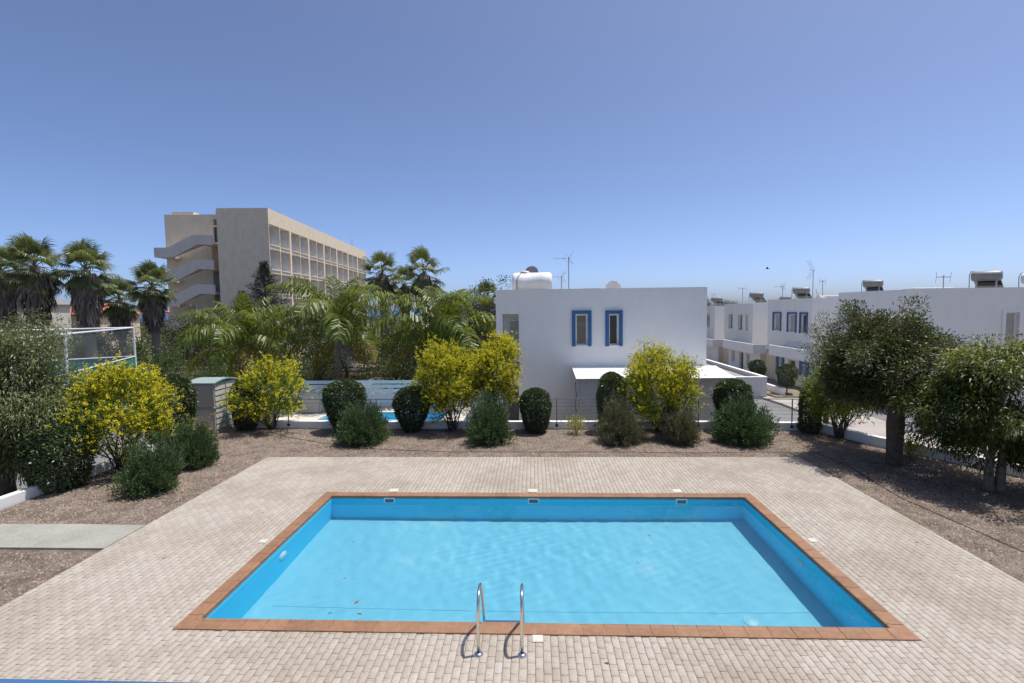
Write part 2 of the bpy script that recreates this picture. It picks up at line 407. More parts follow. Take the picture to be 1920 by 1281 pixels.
    def build(self, name, mat, parent=None, smooth=False, bevel=0.0, loc=(0, 0, 0), rot=(0, 0, 0)):
        o = link_mesh(name, self.mesh(name, mat, smooth), parent, loc, rot)
        if bevel:
            bm = o.modifiers.new('bevel', 'BEVEL'); bm.width = bevel; bm.segments = 2; bm.limit_method = 'ANGLE'
        return o

def np_mesh(name, V, F, mat, smooth=False):
    V = np.asarray(V, dtype=np.float32); F = np.asarray(F, dtype=np.int32)
    me = bpy.data.meshes.new(name)
    me.vertices.add(len(V)); me.vertices.foreach_set('co', V.ravel())
    k = F.shape[1]
    me.loops.add(F.size); me.loops.foreach_set('vertex_index', F.ravel())
    me.polygons.add(len(F)); me.polygons.foreach_set('loop_start', np.arange(0, F.size, k, dtype=np.int32))
    me.polygons.foreach_set('loop_total', np.full(len(F), k, dtype=np.int32))
    if smooth: me.polygons.foreach_set('use_smooth', np.ones(len(F), dtype=bool))
    me.materials.append(mat if not isinstance(mat, str) else M[mat])
    me.update(calc_edges=True)
    return me

def unit(a): return a / np.maximum(np.linalg.norm(a, axis=-1, keepdims=True), 1e-9)

class Leaves:
    """loose leaf-sized faces"""
    def __init__(self, seed): self.r = np.random.default_rng(seed); self.V = []
    def add(self, P, D, N, L, W, droop=0.15):
        D = unit(D); S = unit(np.cross(D, N)); N = np.cross(S, D)
        L = np.broadcast_to(np.asarray(L, float), (len(P),))[:, None]; W = np.broadcast_to(np.asarray(W, float), (len(P),))[:, None]
        mid = P + D * L * 0.45
        self.V.append(np.stack([P, mid + S * W * 0.5 + N * W * 0.2, P + D * L - np.array([0, 0, 1.0]) * L * droop, mid - S * W * 0.5 + N * W * 0.2], 1))
    def mesh(self, name, mat):
        V = np.concatenate(self.V).reshape(-1, 3)
        return np_mesh(name, V, np.arange(len(V)).reshape(-1, 4), mat)

def rdir(r, n): return unit(r.normal(size=(n, 3)))

# ================================================================ THE SETTING
def gz(y):
    """height of the lower land: level, then falling gently, then down to the shore"""
    z = -1.2 - max(0.0, min(y, 85) - 28) * 0.035
    if y > 320: z -= (y - 320) * 0.25
    return max(z, -30)

PX0, PX1, PYN, PYF = -5.013, 4.987, 6.423, 11.556      # outer edge of the pool coping
DX0, DX1, DY0, DY1 = -8.013, 7.587, 3.0, 14.44         # paved deck
CW = 0.24                                              # coping width
NP = (-11.0, -4.6, 20.4, 26.45)                        # neighbour's pool

xs = [-3000, -1200, -500, -250, -120, -80, -50, -30, -20, -13, -12.0, -11.3, -11.0, -4.6, -4.2, 0, 5, 11.0, 12.5, 16, 20, 30, 50, 80, 120, 250, 500, 1200, 3000]
ys = [-60, -20, -8, -7.5, 0, 8, 15, 17.2, 17.6, 20.0, 20.4, 26.45, 26.9, 28, 35, 50, 70, 85, 110, 150, 200, 250, 320, 420]
V = []; F = []
for j, y in enumerate(ys):
    for i, x in enumerate(xs):
        z = gz(y)
        if -11.3 < x < 12 and -8 < y < 17.5: z = -2.3
        if -11.3 < x < -4.4 and 20.2 < y < 26.6: z = -3.0
        V.append((x, y, z))
for j in range(len(ys) - 1):
    for i in range(len(xs) - 1):
        a = j * len(xs) + i; F.append((a, a + 1, a + 1 + len(xs), a + len(xs)))
tag(link_mesh('ground', np_mesh('ground', V, F, 'earth')), kind='structure')
tag(MB().quad((-40000, 120, -24), (40000, 120, -24), (40000, 45000, -24), (-40000, 45000, -24)).build('sea', 'sea'), kind='structure')

def sheet(name, mat, x0, x1, y0, y1, dz):
    """paving that follows the fall of the land"""
    m = MB(); yy = [y0] + [y for y in (28,) if y0 < y < y1] + [y1]
    for a, b in zip(yy[:-1], yy[1:]):
        m.quad((x0, a, gz(a) + dz), (x1, a, gz(a) + dz), (x1, b, gz(b) + dz), (x0, b, gz(b) + dz))
    return tag(m.build(name, mat), kind='structure')
sheet('car_park', 'asphalt', -46, -13.4, 15, 47, 0.012)
sheet('driveway', 'asphalt', 8.6, 13.7, 12, 75, 0.02)
sheet('road', 'asphalt', 16.2, 18.3, 12, 75, 0.012)
pv = MB()
for a, b in ((14, 28), (28, 75)):
    pv.add([(13.78, a, gz(a) + .13), (16.2, a, gz(a) + .13), (16.2, b, gz(b) + .13), (13.78, b, gz(b) + .13), (16.2, a, gz(a) - .2), (16.2, b, gz(b) - .2)], [(0, 1, 2, 3), (1, 4, 5, 2)])
tag(pv.build('pavement', 'sidewalk'), kind='structure')
kb = MB()
for a, b in ((14, 28), (28, 75)):
    kb.add([(13.66, a, gz(a) - .1), (13.78, a, gz(a) - .1), (13.78, a, gz(a) + .134), (13.66, a, gz(a) + .134), (13.66, b, gz(b) - .1), (13.78, b, gz(b) - .1), (13.78, b, gz(b) + .134), (13.66, b, gz(b) + .134)],
           [(0, 3, 7, 4), (3, 2, 6, 7), (2, 1, 5, 6), (0, 1, 2, 3)])
tag(kb.build('kerb', 'concrete'), kind='structure')

# neighbour's paved terrace, with the opening of the pool
x0, x1, y0, y1 = NP
nt = MB()
for q in ((-13.3, -1.75, 18.2, y0), (-13.3, -1.75, y1, 28.6), (-13.3, x0, y0, y1), (x1, -1.75, y0, y1)):
    nt.quad((q[0], q[2], -1.185), (q[1], q[2], -1.185), (q[1], q[3], -1.185), (q[0], q[3], -1.185))
tag(nt.build('neighbour_terrace', 'terrace'), kind='structure')

# gravel garden on the upper level
RW = [(9.55, 17.62), (9.83, 17.33), (10.5, 15.66), (11.34, 14.29), (12.18, 12.74), (13.2, 10.6), (14.3, 7.8), (15.0, 4)]
FW = [(-11.35, 18.30), (-10.55, 18.22), (-5.94, 18.02), (0.0, 17.96), (5.69, 17.88), (9.55, 17.62)]
GZ = -0.03
gr = MB()
gr.add([(x, y, GZ) for x, y in [(-12.02, -2), (DX0 - .0, -2), (DX0 - .0, DY1), (-12.02, 18.3)]], [(0, 1, 2, 3)])
gr.add([(x, y, GZ) for x, y in [(-12.02, 18.3), (DX0, DY1), (DX1, DY1)] + FW[::-1]], [tuple(range(9))])
gr.add([(x, y, GZ) for x, y in [(DX1, DY1), (DX1, -2), (15.0, -2)] + RW[::-1]], [tuple(range(11))])
gravel_bed = tag(gr.build('gravel_bed', 'gravel'), kind='structure')

# loose chips on it: far too many to count
rg = np.random.default_rng(5)
def in_poly(p, poly):
    ins = np.zeros(len(p), bool); n = len(poly)
    for i in range(n):
        (xa, ya), (xb, yb) = poly[i], poly[(i + 1) % n]
        if ya == yb: continue
        c = ((ya > p[:, 1]) != (yb > p[:, 1])) & (p[:, 0] < (xb - xa) * (p[:, 1] - ya) / (yb - ya) + xa)
        ins ^= c
    return ins
pts = np.stack([rg.uniform(-12, 14, 190000), rg.uniform(5.5, 18.2, 190000)], 1)
outer = [(-12.0, 5.5), (15, 5.5)] + RW[::-1] + FW[::-1] + [(-12.0, 18.3)]
ok = in_poly(pts, outer) & ~((pts[:, 0] > DX0 - 0.02) & (pts[:, 0] < DX1 + 0.02) & (pts[:, 1] < DY1 + 0.02))
ok &= ~((pts[:, 0] < DX0) & (pts[:, 1] > 8.6) & (pts[:, 1] < 9.75))
pts = pts[ok][:62000]
n = len(pts); sz = rg.uniform(0.010, 0.027, n); an = rg.uniform(0, 6.28, n)
bs = []
for k in range(4):
    a = an + k * math.pi / 2 + rg.uniform(-.3, .3, n); r = sz * rg.uniform(.7, 1.3, n)
    bs.append(np.stack([pts[:, 0] + r * np.cos(a), pts[:, 1] + r * np.sin(a), np.full(n, GZ - 0.002)], 1))
top = np.stack([pts[:, 0] + sz * rg.uniform(-.4, .4, n), pts[:, 1] + sz * rg.uniform(-.4, .4, n), GZ + sz * rg.uniform(.5, 1.1, n)], 1)
Vc = np.stack(bs + [top], 1).reshape(-1, 3); b5 = np.arange(n) * 5
Fc = np.concatenate([np.stack([b5 + k, b5 + (k + 1) % 4, b5 + 4], 1) for k in range(4)])
tag(link_mesh('gravel', np_mesh('gravel', Vc, Fc, 'chips')), 'loose brown and grey gravel chips round the pool deck', 'gravel', kind='stuff')

# concrete path at the left
tag(MB().prism([(-12.6, 8.70), (DX0 - 0.005, 8.70), (DX0 - 0.005, 9.70), (-9.5, 9.73), (-11.3, 9.71), (-12.6, 9.62)], -0.12, 0.012).build('path', 'concrete', bevel=0.008), kind='structure')

# ---------------------------------------------------------------- paved deck
deck = MB()
for q in ((DX0, PX0 + .05, -2, DY1), (PX1 - .05, DX1, -2, DY1), (PX0 + .05, PX1 - .05, -2, PYN + .05), (PX0 + .05, PX1 - .05, PYF - .05, DY1)):
    deck.quad((q[0], q[2], -0.007), (q[1], q[2], -0.007), (q[1], q[3], -0.007), (q[0], q[3], -0.007))
deck.quad((DX0, DY1, -0.007), (DX1, DY1, -0.007), (DX1, DY1, -0.2), (DX0, DY1, -0.2)); deck.quad((DX0, -2, -0.007), (DX0, DY1, -0.007), (DX0, DY1, -0.2), (DX0, -2, -0.2)); deck.quad((DX1, -2, -0.007), (DX1, DY1, -0.007), (DX1, DY1, -0.2), (DX1, -2, -0.2))
deck_o = tag(deck.build('deck', 'sand'), kind='structure')

def paver_verts(cx, cy, hx, hy, dz, tx, ty):
    """bevelled block, centre/half sizes; n x 12 x 3"""
    e = 0.004; rows = []
    for ox, oy, z in ((0, 0, -0.03), (0, 0, -0.004), (e, e, 0.0)):
        for sx, sy in ((-1, -1), (1, -1), (1, 1), (-1, 1)):
            X = sx * (hx - ox); Y = sy * (hy - oy)
            rows.append(np.stack([cx + X, cy + Y, z + dz + tx * X + ty * Y], 1))
    return np.stack(rows, 1)
PF = [(8, 9, 10, 11)] + [(4 + k, 4 + (k + 1) % 4, 8 + (k + 1) % 4, 8 + k) for k in range(4)] + [(k, (k + 1) % 4, 4 + (k + 1) % 4, 4 + k) for k in range(4)]
rg = np.random.default_rng(11)
blk = []
ncol = int(round((DX1 - DX0) / 0.1))
for i in range(ncol):
    xa = DX0 + i * 0.1
    off = 0.1 if i % 2 else 0.0
    jit = rg.uniform(-.012, .012)
    y = DY0 - 0.2 + off + jit
    while y < DY1:
        a, b = max(y, DY0), min(y + 0.2, DY1); y += 0.2
        segs = [(a, b)]
        if PX0 - 1e-6 < xa + 0.05 < PX1 + 1e-6:
            segs = []
            if a < PYN: segs.append((a, min(b, PYN)))
            if b > PYF: segs.append((max(a, PYF), b))
        for s in segs:
            if s[1] - s[0] > 0.02: blk.append((xa + 0.05, (s[0] + s[1]) / 2, 0.05 - 0.0034, (s[1] - s[0]) / 2 - 0.0034))
blk = np.array(blk)
nb = len(blk)
dzs = rg.normal(0, 0.0009, nb); tx = rg.normal(0, 0.006, nb); ty = rg.normal(0, 0.006, nb)
dist = np.hypot(blk[:, 0] + 0.3, blk[:, 1]) + np.where((blk[:, 1] < 5.85), 100, 0) + np.where(np.abs(blk[:, 3] - 0.0966) > 1e-3, 50, 0)
order = np.argsort(dist); near, rest = order[:300], order[300:]
full = paver_verts(np.zeros(1), np.zeros(1), np.full(1, .0466), np.full(1, .0966), np.zeros(1), np.zeros(1), np.zeros(1))[0]
pm = np_mesh('paver', full, np.array(PF), 'paver')
for k in near:
    link_mesh('paver', pm, deck_o, (blk[k, 0], blk[k, 1], dzs[k]), (ty[k], -tx[k], 0))
Vp = paver_verts(blk[rest, 0], blk[rest, 1], blk[rest, 2], blk[rest, 3], dzs[rest], tx[rest], ty[rest]).reshape(-1, 3)
Fp = (np.arange(len(rest))[:, None, None] * 12 + np.array(PF)[None]).reshape(-1, 4)
tag(link_mesh('paving', np_mesh('paving', Vp, Fp, 'paver'), deck_o), kind='stuff')

# ================================================================ THE POOL
pool = thing('swimming_pool', 'large rectangular blue swimming pool edged with terracotta coping tiles', 'pool', (PX0, PYN, 0))
PW, PL = PX1 - PX0, PYF - PYN
DEP = -1.18
prof = [(0, -0.03), (0, 0.010), (0.005, 0.015), (0.165, 0.015), (0.185, 0.024), (0.222, 0.024), (0.238, 0.014), (0.243, -0.012), (0.235, -0.03)]
def sweep(Lt, corner=False):
    m = MB()
    if corner: rows = [[(Lt, w, z) for w, z in prof], [(w, w, z) for w, z in prof], [(w, Lt, z) for w, z in prof]]
    else: rows = [[(0, w, z) for w, z in prof], [(Lt, w, z) for w, z in prof]]
    k = len(prof)
    m.add([p for r_ in rows for p in r_], [(i * k + j, i * k + j + 1, (i + 1) * k + j + 1, (i + 1) * k + j) for i in range(len(rows) - 1) for j in range(k - 1)]
          + [tuple(range(k)), tuple((len(rows) - 1) * k + j for j in range(k - 1, -1, -1))])
    return m
LC, GAP = 0.31, 0.007
cm = sweep(LC - GAP, True).mesh('corner_tile', 'coping')
for (x, y, a) in ((0, 0, 0), (PW, 0, 90), (PW, PL, 180), (0, PL, 270)):
    link_mesh('corner_tile', cm, pool, (x, y, 0), (0, 0, R(a)))
nX, nY = 30, 15
tX, tY = (PW - 2 * LC) / nX, (PL - 2 * LC) / nY
mX = sweep(tX - GAP).mesh('coping_tile', 'coping'); mY = sweep(tY - GAP).mesh('coping_tile', 'coping')
rr = random.Random(3)
for i in range(nX):
    link_mesh('coping_tile', mX, pool, (LC + i * tX + GAP / 2, 0, rr.gauss(0, .0008)), (0, 0, 0))
    link_mesh('coping_tile', mX, pool, (PW - LC - i * tX - GAP / 2, PL, rr.gauss(0, .0008)), (0, 0, math.pi))
for i in range(nY):
    link_mesh('coping_tile', mY, pool, (PW, LC + i * tY + GAP / 2, rr.gauss(0, .0008)), (0, 0, math.pi / 2))
    link_mesh('coping_tile', mY, pool, (0, PL - LC - i * tY - GAP / 2, rr.gauss(0, .0008)), (0, 0, -math.pi / 2))
g = MB()
for q in ((.004, PW - .004, .004, .236), (.004, PW - .004, PL - .236, PL - .004), (.004, .236, .236, PL - .236), (PW - .236, PW - .004, .236, PL - .236)):
    g.box(q[0], q[2], -0.06, q[1], q[3], 0.008)
g.build('grout', 'grout', pool)
ci = CW - 0.008
b = MB(); x0, x1, y0, y1 = ci, PW - ci, ci, PL - ci
b.add([(x0, y0, -.02), (x1, y0, -.02), (x1, y1, -.02), (x0, y1, -.02), (x0, y0, DEP), (x1, y0, DEP), (x1, y1, DEP), (x0, y1, DEP)],
      [(0, 4, 5, 1), (1, 5, 6, 2), (2, 6, 7, 3), (3, 7, 4, 0)])
basin = b.build('basin_wall', 'pool', pool)
flo = MB().quad((x0, y0, DEP), (x1, y0, DEP), (x1, y1, DEP), (x0, y1, DEP)).build('basin_floor', 'pool_floor', pool)
# bead of sealant / seam that crosses the floor
rec = [basin, flo]
rec.append(MB().box(x0 + .3, 1.55, DEP - .01, x1 - .3, 1.562, DEP + .003).build('floor_seam', solid('seam', (0.10, 0.36, 0.52), 0.8), pool))
for sx in (-3.405 - PX0, -0.03 - PX0, 3.35 - PX0):          # three skimmers in the far wall
    f = MB()
    for q in ((-.13, -.10, -.25, -.03), (.10, .13, -.25, -.03), (-.10, .10, -.06, -.03), (-.10, .10, -.25, -.22)):
        f.box(sx + q[0], y1 - .012, q[2], sx + q[1], y1 + .05, q[3])
    fo = f.build('skimmer', 'white_plastic', pool)
    MB().box(sx - .105, y1 - .004, -.225, sx + .105, y1 + .03, -.055).build('skimmer_mouth', 'grey_metal', fo)
def round_fitting(name, loc, rot, r, mat='white_plastic'):
    o = MB().lathe([(0, .035), (r * .55, .034), (r * .6, .028), (r * .8, .026), (r * .95, .018), (r, 0)], 24).build(name, mat, pool, smooth=True, loc=loc, rot=rot)
    rec.append(o); return o
round_fitting('pool_lamp', (x0, 9.0 - PYN, -.46), (0, R(90), 0), .13)
round_fitting('pool_lamp', (x1, 8.9 - PYN, -.46), (0, R(-90), 0), .13, 'drain')
round_fitting('floor_drain', (x1 - 1.35, 1.35, DEP), (0, 0, 0), .13, 'drain')
for o in rec: o.cycles.is_caustics_receiver = True

WZ = -0.095
N_, M_ = 420, 210
def water(name, xa, xb, ya, yb, z, nx, ny, amp, seed):
    X, Y = np.meshgrid(np.linspace(xa, xb, nx), np.linspace(ya, yb, ny)); r = np.random.default_rng(seed)
    Z = np.full_like(X, z); env = 0.45 + 0.75 * np.exp(-((X - (xa + xb) / 2 - .4) / 2.6) ** 2 - ((Y - yb + 1.6) / 1.5) ** 2)
    for i in range(26):
        a = r.normal(0.25, 0.75); lam = r.uniform(0.17, 0.55); k = 2 * math.pi / lam
        Z += env * amp / k * np.sin(k * (X * math.cos(a) + Y * math.sin(a)) + r.uniform(0, 6.28) + 0.6 * np.sin(X * 1.3 + i) + 0.6 * np.sin(Y * 1.7 + 2 * i))
    idx = np.arange(nx * ny).reshape(ny, nx)
    o = link_mesh(name, np_mesh(name, np.stack([X, Y, Z], -1).reshape(-1, 3), np.stack([idx[:-1, :-1], idx[:-1, 1:], idx[1:, 1:], idx[1:, :-1]], -1).reshape(-1, 4), 'water', True))
    o.cycles.is_caustics_caster = True
    return tag(o, kind='structure')
water('water', PX0 + ci + .001, PX1 - ci - .001, PYN + ci + .001, PYF - ci - .001, WZ, N_, M_, 0.0042, 2)

for i, (px, py, ang, lb) in enumerate(((-3.40, 11.70, 0.1, 'cream skimmer lid in the paving behind the far left of the pool'), (-0.05, 11.70, -0.05, 'cream skimmer lid in the paving behind the middle of the pool'),
                                       (3.36, 11.71, 0.12, 'cream skimmer lid in the paving behind the far right of the pool'), (-5.16, 9.03, 0, 'small cream lid beside the left pool edge'),
                                       (5.12, 9.22, 0, 'small cream lid beside the right pool edge'), (0.02, 6.34, 0, 'small cream lid in front of the coping beside the ladder'))):
    s = 0.105 if i < 3 else 0.07
    m = MB(); m.box(-s, -s, 0, s, s, 0.012); m.box(-s * .8, -s * .8, .012, s * .8, s * .8, .016)
    tag(m.build('skimmer_lid', 'lid', loc=(px, py, 0.001), rot=(0, 0, ang), bevel=0.004), lb, 'lid', 'lids in the pool paving')

# ladder
lad = thing('pool_ladder', 'polished steel pool ladder with two arched rails at the near pool edge', 'ladder', (-0.455, 6.02, 0))
for s in (-1, 1):
    x = s * 0.275; p = [(x, 0, 0.0), (x, 0.005, 0.25), (x, 0.01, 0.45)]
    for k in range(0, 13):
        a = math.pi - math.pi * 0.80 * k / 12
        p.append((x, 0.24 + 0.23 * math.cos(a), 0.53 + 0.22 * math.sin(a)))
    p += [(x, 0.60, 0.30), (x, 0.70, 0.06), (x, 0.74, -0.10), (x, 0.75, -0.4), (x, 0.75, -1.0)]
    MB().tube(p, 0.0215, 14).build('rail', 'steel', lad, smooth=True)
    MB().lathe([(0.06, 0.0), (0.06, 0.008), (0.052, 0.022), (0.03, 0.034), (0.022, 0.036)], 24, (x, 0, 0)).build('flange', 'steel', lad, smooth=True)
for z in (-0.06, -0.32, -0.58):
    MB().box(-0.27, 0.72, z - .012, 0.27, 0.79, z + .012).build('step', 'steel', lad, bevel=0.006)

# leaves drifting on the water or fallen on the deck
rr = random.Random(8)
lm = MB().add([(0, 0, 0), (.03, .018, .006), (.08, 0, .001), (.03, -.018, .006)], [(0, 1, 2), (0, 2, 3)]).mesh('leaf', 'dead_leaf')
for x, y in ((-2.6, 10.9), (-1.0, 10.75), (-3.5, 9.2), (-2.75, 7.2), (-2.55, 6.95), (3.2, 11.05), (3.75, 11.1), (4.0, 11.12), (4.5, 7.0), (2.2, 9.6), (-3.2, 7.9), (4.45, 11.15)):
    s = rr.uniform(.7, 1.5)
    tag(link_mesh('floating_leaf', lm, None, (x, y, WZ + .004), (0, 0, rr.uniform(0, 6)), (s, s, s)), 'small brown dead leaf floating on the pool water', 'leaf', 'dead leaves on the pool water')
for x, y in ((-5.6, 9.9), (-5.9, 10.4), (5.6, 9.95), (5.4, 11.7), (7.0, 9.2), (-1.9, 12.6), (0.9, 5.9), (6.2, 8.1), (-6.6, 8.4)):
    s = rr.uniform(.5, 1.0)
    tag(link_mesh('fallen_leaf', lm, None, (x, y, .004), (0, 0, rr.uniform(0, 6)), (s, s, s)), 'small brown dead leaf lying on the pale paving', 'leaf', 'dead leaves on the deck')

# ================================================================ WALLS AND FENCES ROUND THE GARDEN
def ribbon(poly, th, z0, z1):
    """wall of thickness th along a polyline, thickness to the right-hand side of its direction"""
    n = len(poly); off = []
    for i in range(n):
        a = Vector(poly[max(i - 1, 0)]); b = Vector(poly[min(i + 1, n - 1)]); t = (b - a).normalized()
        off.append((poly[i][0] - t.y * th, poly[i][1] + t.x * th))
    m = MB(); v = []
    for (x, y), (u, w) in zip(poly, off): v += [(x, y, z0), (x, y, z1), (u, w, z1), (u, w, z0)]
    f = []
    for i in range(n - 1):
        for k in range(4): f.append((4 * i + k, 4 * i + (k + 1) % 4, 4 * i + 4 + (k + 1) % 4, 4 * i + 4 + k))
    f += [(0, 1, 2, 3), tuple(4 * (n - 1) + k for k in (3, 2, 1, 0))]
    return m.add(v, f)
w = thing('boundary_wall', 'low white wall along the back of the gravel bed under the wire railing', 'wall', (-11.35, 18.2, 0))
ribbon([(x + 11.35, y - 18.2) for x, y in FW], 0.20, -1.3, 0.24).build('wall_body', 'white', w, bevel=0.012)
w = thing('boundary_wall', 'low white wall curving along the right side of the gravel bed', 'wall', (9.6, 17.4, 0))
ribbon([(x - 9.6, y - 17.4) for x, y in RW[::-1]], -0.20, -1.3, 0.27).build('wall_body', 'white', w, bevel=0.012)
w = thing('boundary_wall', 'low white wall along the left side of the gravel bed', 'wall', (-12.0, 12, 0))
ribbon([(-0.15, -1.9), (-0.1, -1.4), (-0.02, 0), (0.04, 1.05), (0, 3.4), (-.05, 5.3)], 0.18, -1.3, 0.2).build('wall_body', 'white', w, bevel=0.012)
MBp = MB().box(-.06, -.06, -.1, .06, .06, 1.25)
tag(MBp.build('gate_post', solid('green_paint', (0.03, 0.28, 0.12), 0.5), loc=(-12.33, 10.28, 0), bevel=.01), 'green painted gate post at the left end of the garden wall', 'post')

def wall_y(x):
    for (xa, ya), (xb, yb) in zip(FW[:-1], FW[1:]):
        if xa <= x <= xb: return ya + (yb - ya) * (x - xa) / (xb - xa)
    return FW[-1][1]
fen = thing('wire_railing', 'grey steel post and wire railing on the back garden wall', 'railing', (-10.6, 18.2, 0))
rx = [-10.9, -9.2, -5.8, -2.45, 0.82, 3.3, 5.85, 9.0, 9.5]
rail = [(x + 10.6, wall_y(x) - 18.2 + 0.03, 1.075) for x in rx]
m = MB(); 
for a, b in zip(rail[:-1], rail[1:]):
    d = (Vector(b) - Vector(a)); t = d.normalized(); s = Vector((-t.y, t.x, 0)) * .025
    A, B = Vector(a), Vector(b); up = Vector((0, 0, .012))
    m.add([A - s - up, A + s - up, A + s + up, A - s + up, B - s - up, B + s - up, B + s + up, B - s + up], [(0, 1, 5, 4), (1, 2, 6, 5), (2, 3, 7, 6), (3, 0, 4, 7), (0, 3, 2, 1), (4, 5, 6, 7)])
m.build('top_rail', 'grey_metal', fen)
for x in rx[1:-1]:
    y = wall_y(x) - 18.2
    p = MB().box(x + 10.6 - .015, y - .012, .06, x + 10.6 + .015, y + .028 - .012, 1.065)
    po = p.build('post', 'grey_metal', fen)
    MB().box(x + 10.6 - .05, y - .016, .06, x + 10.6 + .05, y - .001, .15).build('foot_plate', 'dark_metal', po)
for z in (0.40, 0.53, 0.66, 0.79, 0.92):
    MB().tube([(a, b + .0, z) for a, b, c in rail], 0.0042, 4).build('wire', 'grey_metal', fen)
# drip hose over the gravel
hp = [(-9.6, 17.6), (-8.6, 16.8), (-7.2, 16.2), (-5.7, 15.45), (-4.4, 15.2), (-2.6, 15.08), (0, 15.0), (2.4, 14.95), (4.6, 14.95), (6.7, 15.0), (8.3, 14.9), (8.5, 14.0), (8.4, 12.8), (8.25, 11.3), (8.45, 9.9), (8.6, 8.6)]
hp = [(x, y + .06 * math.sin(i * 2.1), GZ + .016) for i, (x, y) in enumerate(hp)]
tag(MB().tube(hp, 0.007, 6).build('drip_hose', 'black'), 'thin black drip hose lying across the gravel', 'hose')

# balcony the view is taken from: blue rail at the lower left edge of the picture
bal = thing('balcony', 'blue painted balcony rail at the bottom left edge of the view', 'balcony', (0, 0.55, 2.85))
MB().box(-6, -2.0, -0.2, 6, 0.03, 0.0).build('floor_slab', 'white', bal)
MB().box(-6, -.03, 1.025, 6, 0.0, 1.08).build('top_rail', 'blue', bal, bevel=.006)
MB().box(-6, -.02, 0.1, 6, -.005, 0.14).build('bottom_rail', 'blue', bal)
for i in range(-20, 21):
    MB().box(i * .3 - .008, -.02, 0.14, i * .3 + .008, -.008, 1.03).build('baluster', 'blue', bal)

# ================================================================ BUILDINGS
EX, EY, EZ = (1, 0, 0), (0, 1, 0), (0, 0, 1)
def window(parent, fr, u0, u1, v0, v1, recess=0.12, frame='white_metal', pane='glass', fw=0.05, trim=None, trim_w=0.16, sill='white', bars=0, curtain=None, trim_bottom=False):
    """framed window set back in an opening; pane, trim and sill are its sub-parts"""
    m = MB(); n0, n1 = recess, recess + 0.05
    m.obox(fr, u0, u0 + fw, v0, v1, n0, n1); m.obox(fr, u1 - fw, u1, v0, v1, n0, n1)
    m.obox(fr, u0 + fw, u1 - fw, v0, v0 + fw, n0, n1); m.obox(fr, u0 + fw, u1 - fw, v1 - fw, v1, n0, n1)
    for k in range(bars):
        uu = u0 + (u1 - u0) * (k + 1) / (bars + 1); m.obox(fr, uu - fw * .5, uu + fw * .5, v0 + fw, v1 - fw, n0, n1)
    w = m.build('window', frame, parent)
    MB().obox(fr, u0 + fw, u1 - fw, v0 + fw, v1 - fw, n0 + .02, n0 + .035).build('pane', pane, w)
    if trim:
        t = MB(); a = trim_w
        t.obox(fr, u0 - a, u0, v0 - (a * .2), v1 + a, -.07, .02); t.obox(fr, u1, u1 + a, v0 - (a * .2), v1 + a, -.07, .02); t.obox(fr, u0, u1, v1, v1 + a, -.07, .02)
        t.build('trim', trim, w, bevel=.008)
    if sill: MB().obox(fr, u0 - .0, u1 + .0, v0 - .05, v0 + .012, -.05, recess).build('sill', sill, w)
    return w
def door(parent, fr, u0, u1, v0, v1, mat, recess=0.15, frame='white_metal', fw=.06, pane=None):
    m = MB(); n0, n1 = recess, recess + .05
    m.obox(fr, u0, u0 + fw, v0, v1, n0, n1); m.obox(fr, u1 - fw, u1, v0, v1, n0, n1); m.obox(fr, u0 + fw, u1 - fw, v1 - fw, v1, n0, n1)
    f = m.build('door_frame', frame, parent)
    d = MB().obox(fr, u0 + fw, u1 - fw, v0, v1 - fw, n0 + .01, n0 + .04).build('door', mat, parent)
    hd = MB(); uu = u0 + fw + .09; hd.obox(fr, uu, uu + .025, v0 + .95, v0 + 1.12, n0 - .01, n0 + .01); hd.obox(fr, uu, uu + .12, v0 + 1.05, v0 + 1.07, n0 - .05, n0 - .03)
    hd.build('handle', 'dark_metal', d)
    if pane: MB().obox(fr, u0 + fw + .1, u1 - fw - .1, v0 + .15, v1 - fw - .12, n0, n0 + .012).build('pane', pane, d)
    return d

# ---------------------------------------------------------------- white house beyond the railing
HX0, HX1, HY, HB, HT = -1.63, 7.51, 22.0, -1.25, 5.17
house = thing('white_house', 'white cubic house with two blue framed windows behind the wire railing', 'house', (HX0, HY, 0))
W_ = HX1 - HX0
fr = ((0, 0, 0), EX, EZ, EY)
wins = [(1.85 - HX0, 2.39 - HX0, 2.69, 4.07), (3.30 - HX0, 3.74 - HX0, 2.68, 4.06)]
recs = [(0.28, 1.0, 1.70, 4.10), (0.24, 0.97, HB + .05, 0.94)]
m = MB()
m.holes(fr, (0, W_), (HB, HT), wins + recs, 0.0)
for (u0, u1, v0, v1), t in [(h, .3) for h in wins] + [(recs[0], .8), (recs[1], 0.9)]:
    P = lambda u, v, n: (u, n, v)
    m.quad(P(u0, v0, 0), P(u1, v0, 0), P(u1, v0, t), P(u0, v0, t)); m.quad(P(u0, v1, 0), P(u0, v1, t), P(u1, v1, t), P(u1, v1, 0))
    m.quad(P(u0, v0, 0), P(u0, v0, t), P(u0, v1, t), P(u0, v1, 0)); m.quad(P(u1, v0, 0), P(u1, v1, 0), P(u1, v1, t), P(u1, v0, t))
    m.quad(P(u0, v0, t), P(u1, v0, t), P(u1, v1, t), P(u0, v1, t))
D_ = 9.0
m.quad((0, 0, HB), (0, 0, HT), (0, D_, HT), (0, D_, HB)); m.quad((W_, 0, HB), (W_, D_, HB), (W_, D_, HT), (W_, 0, HT)); m.quad((0, D_, HB), (0, D_, HT), (W_, D_, HT), (W_, D_, HB))
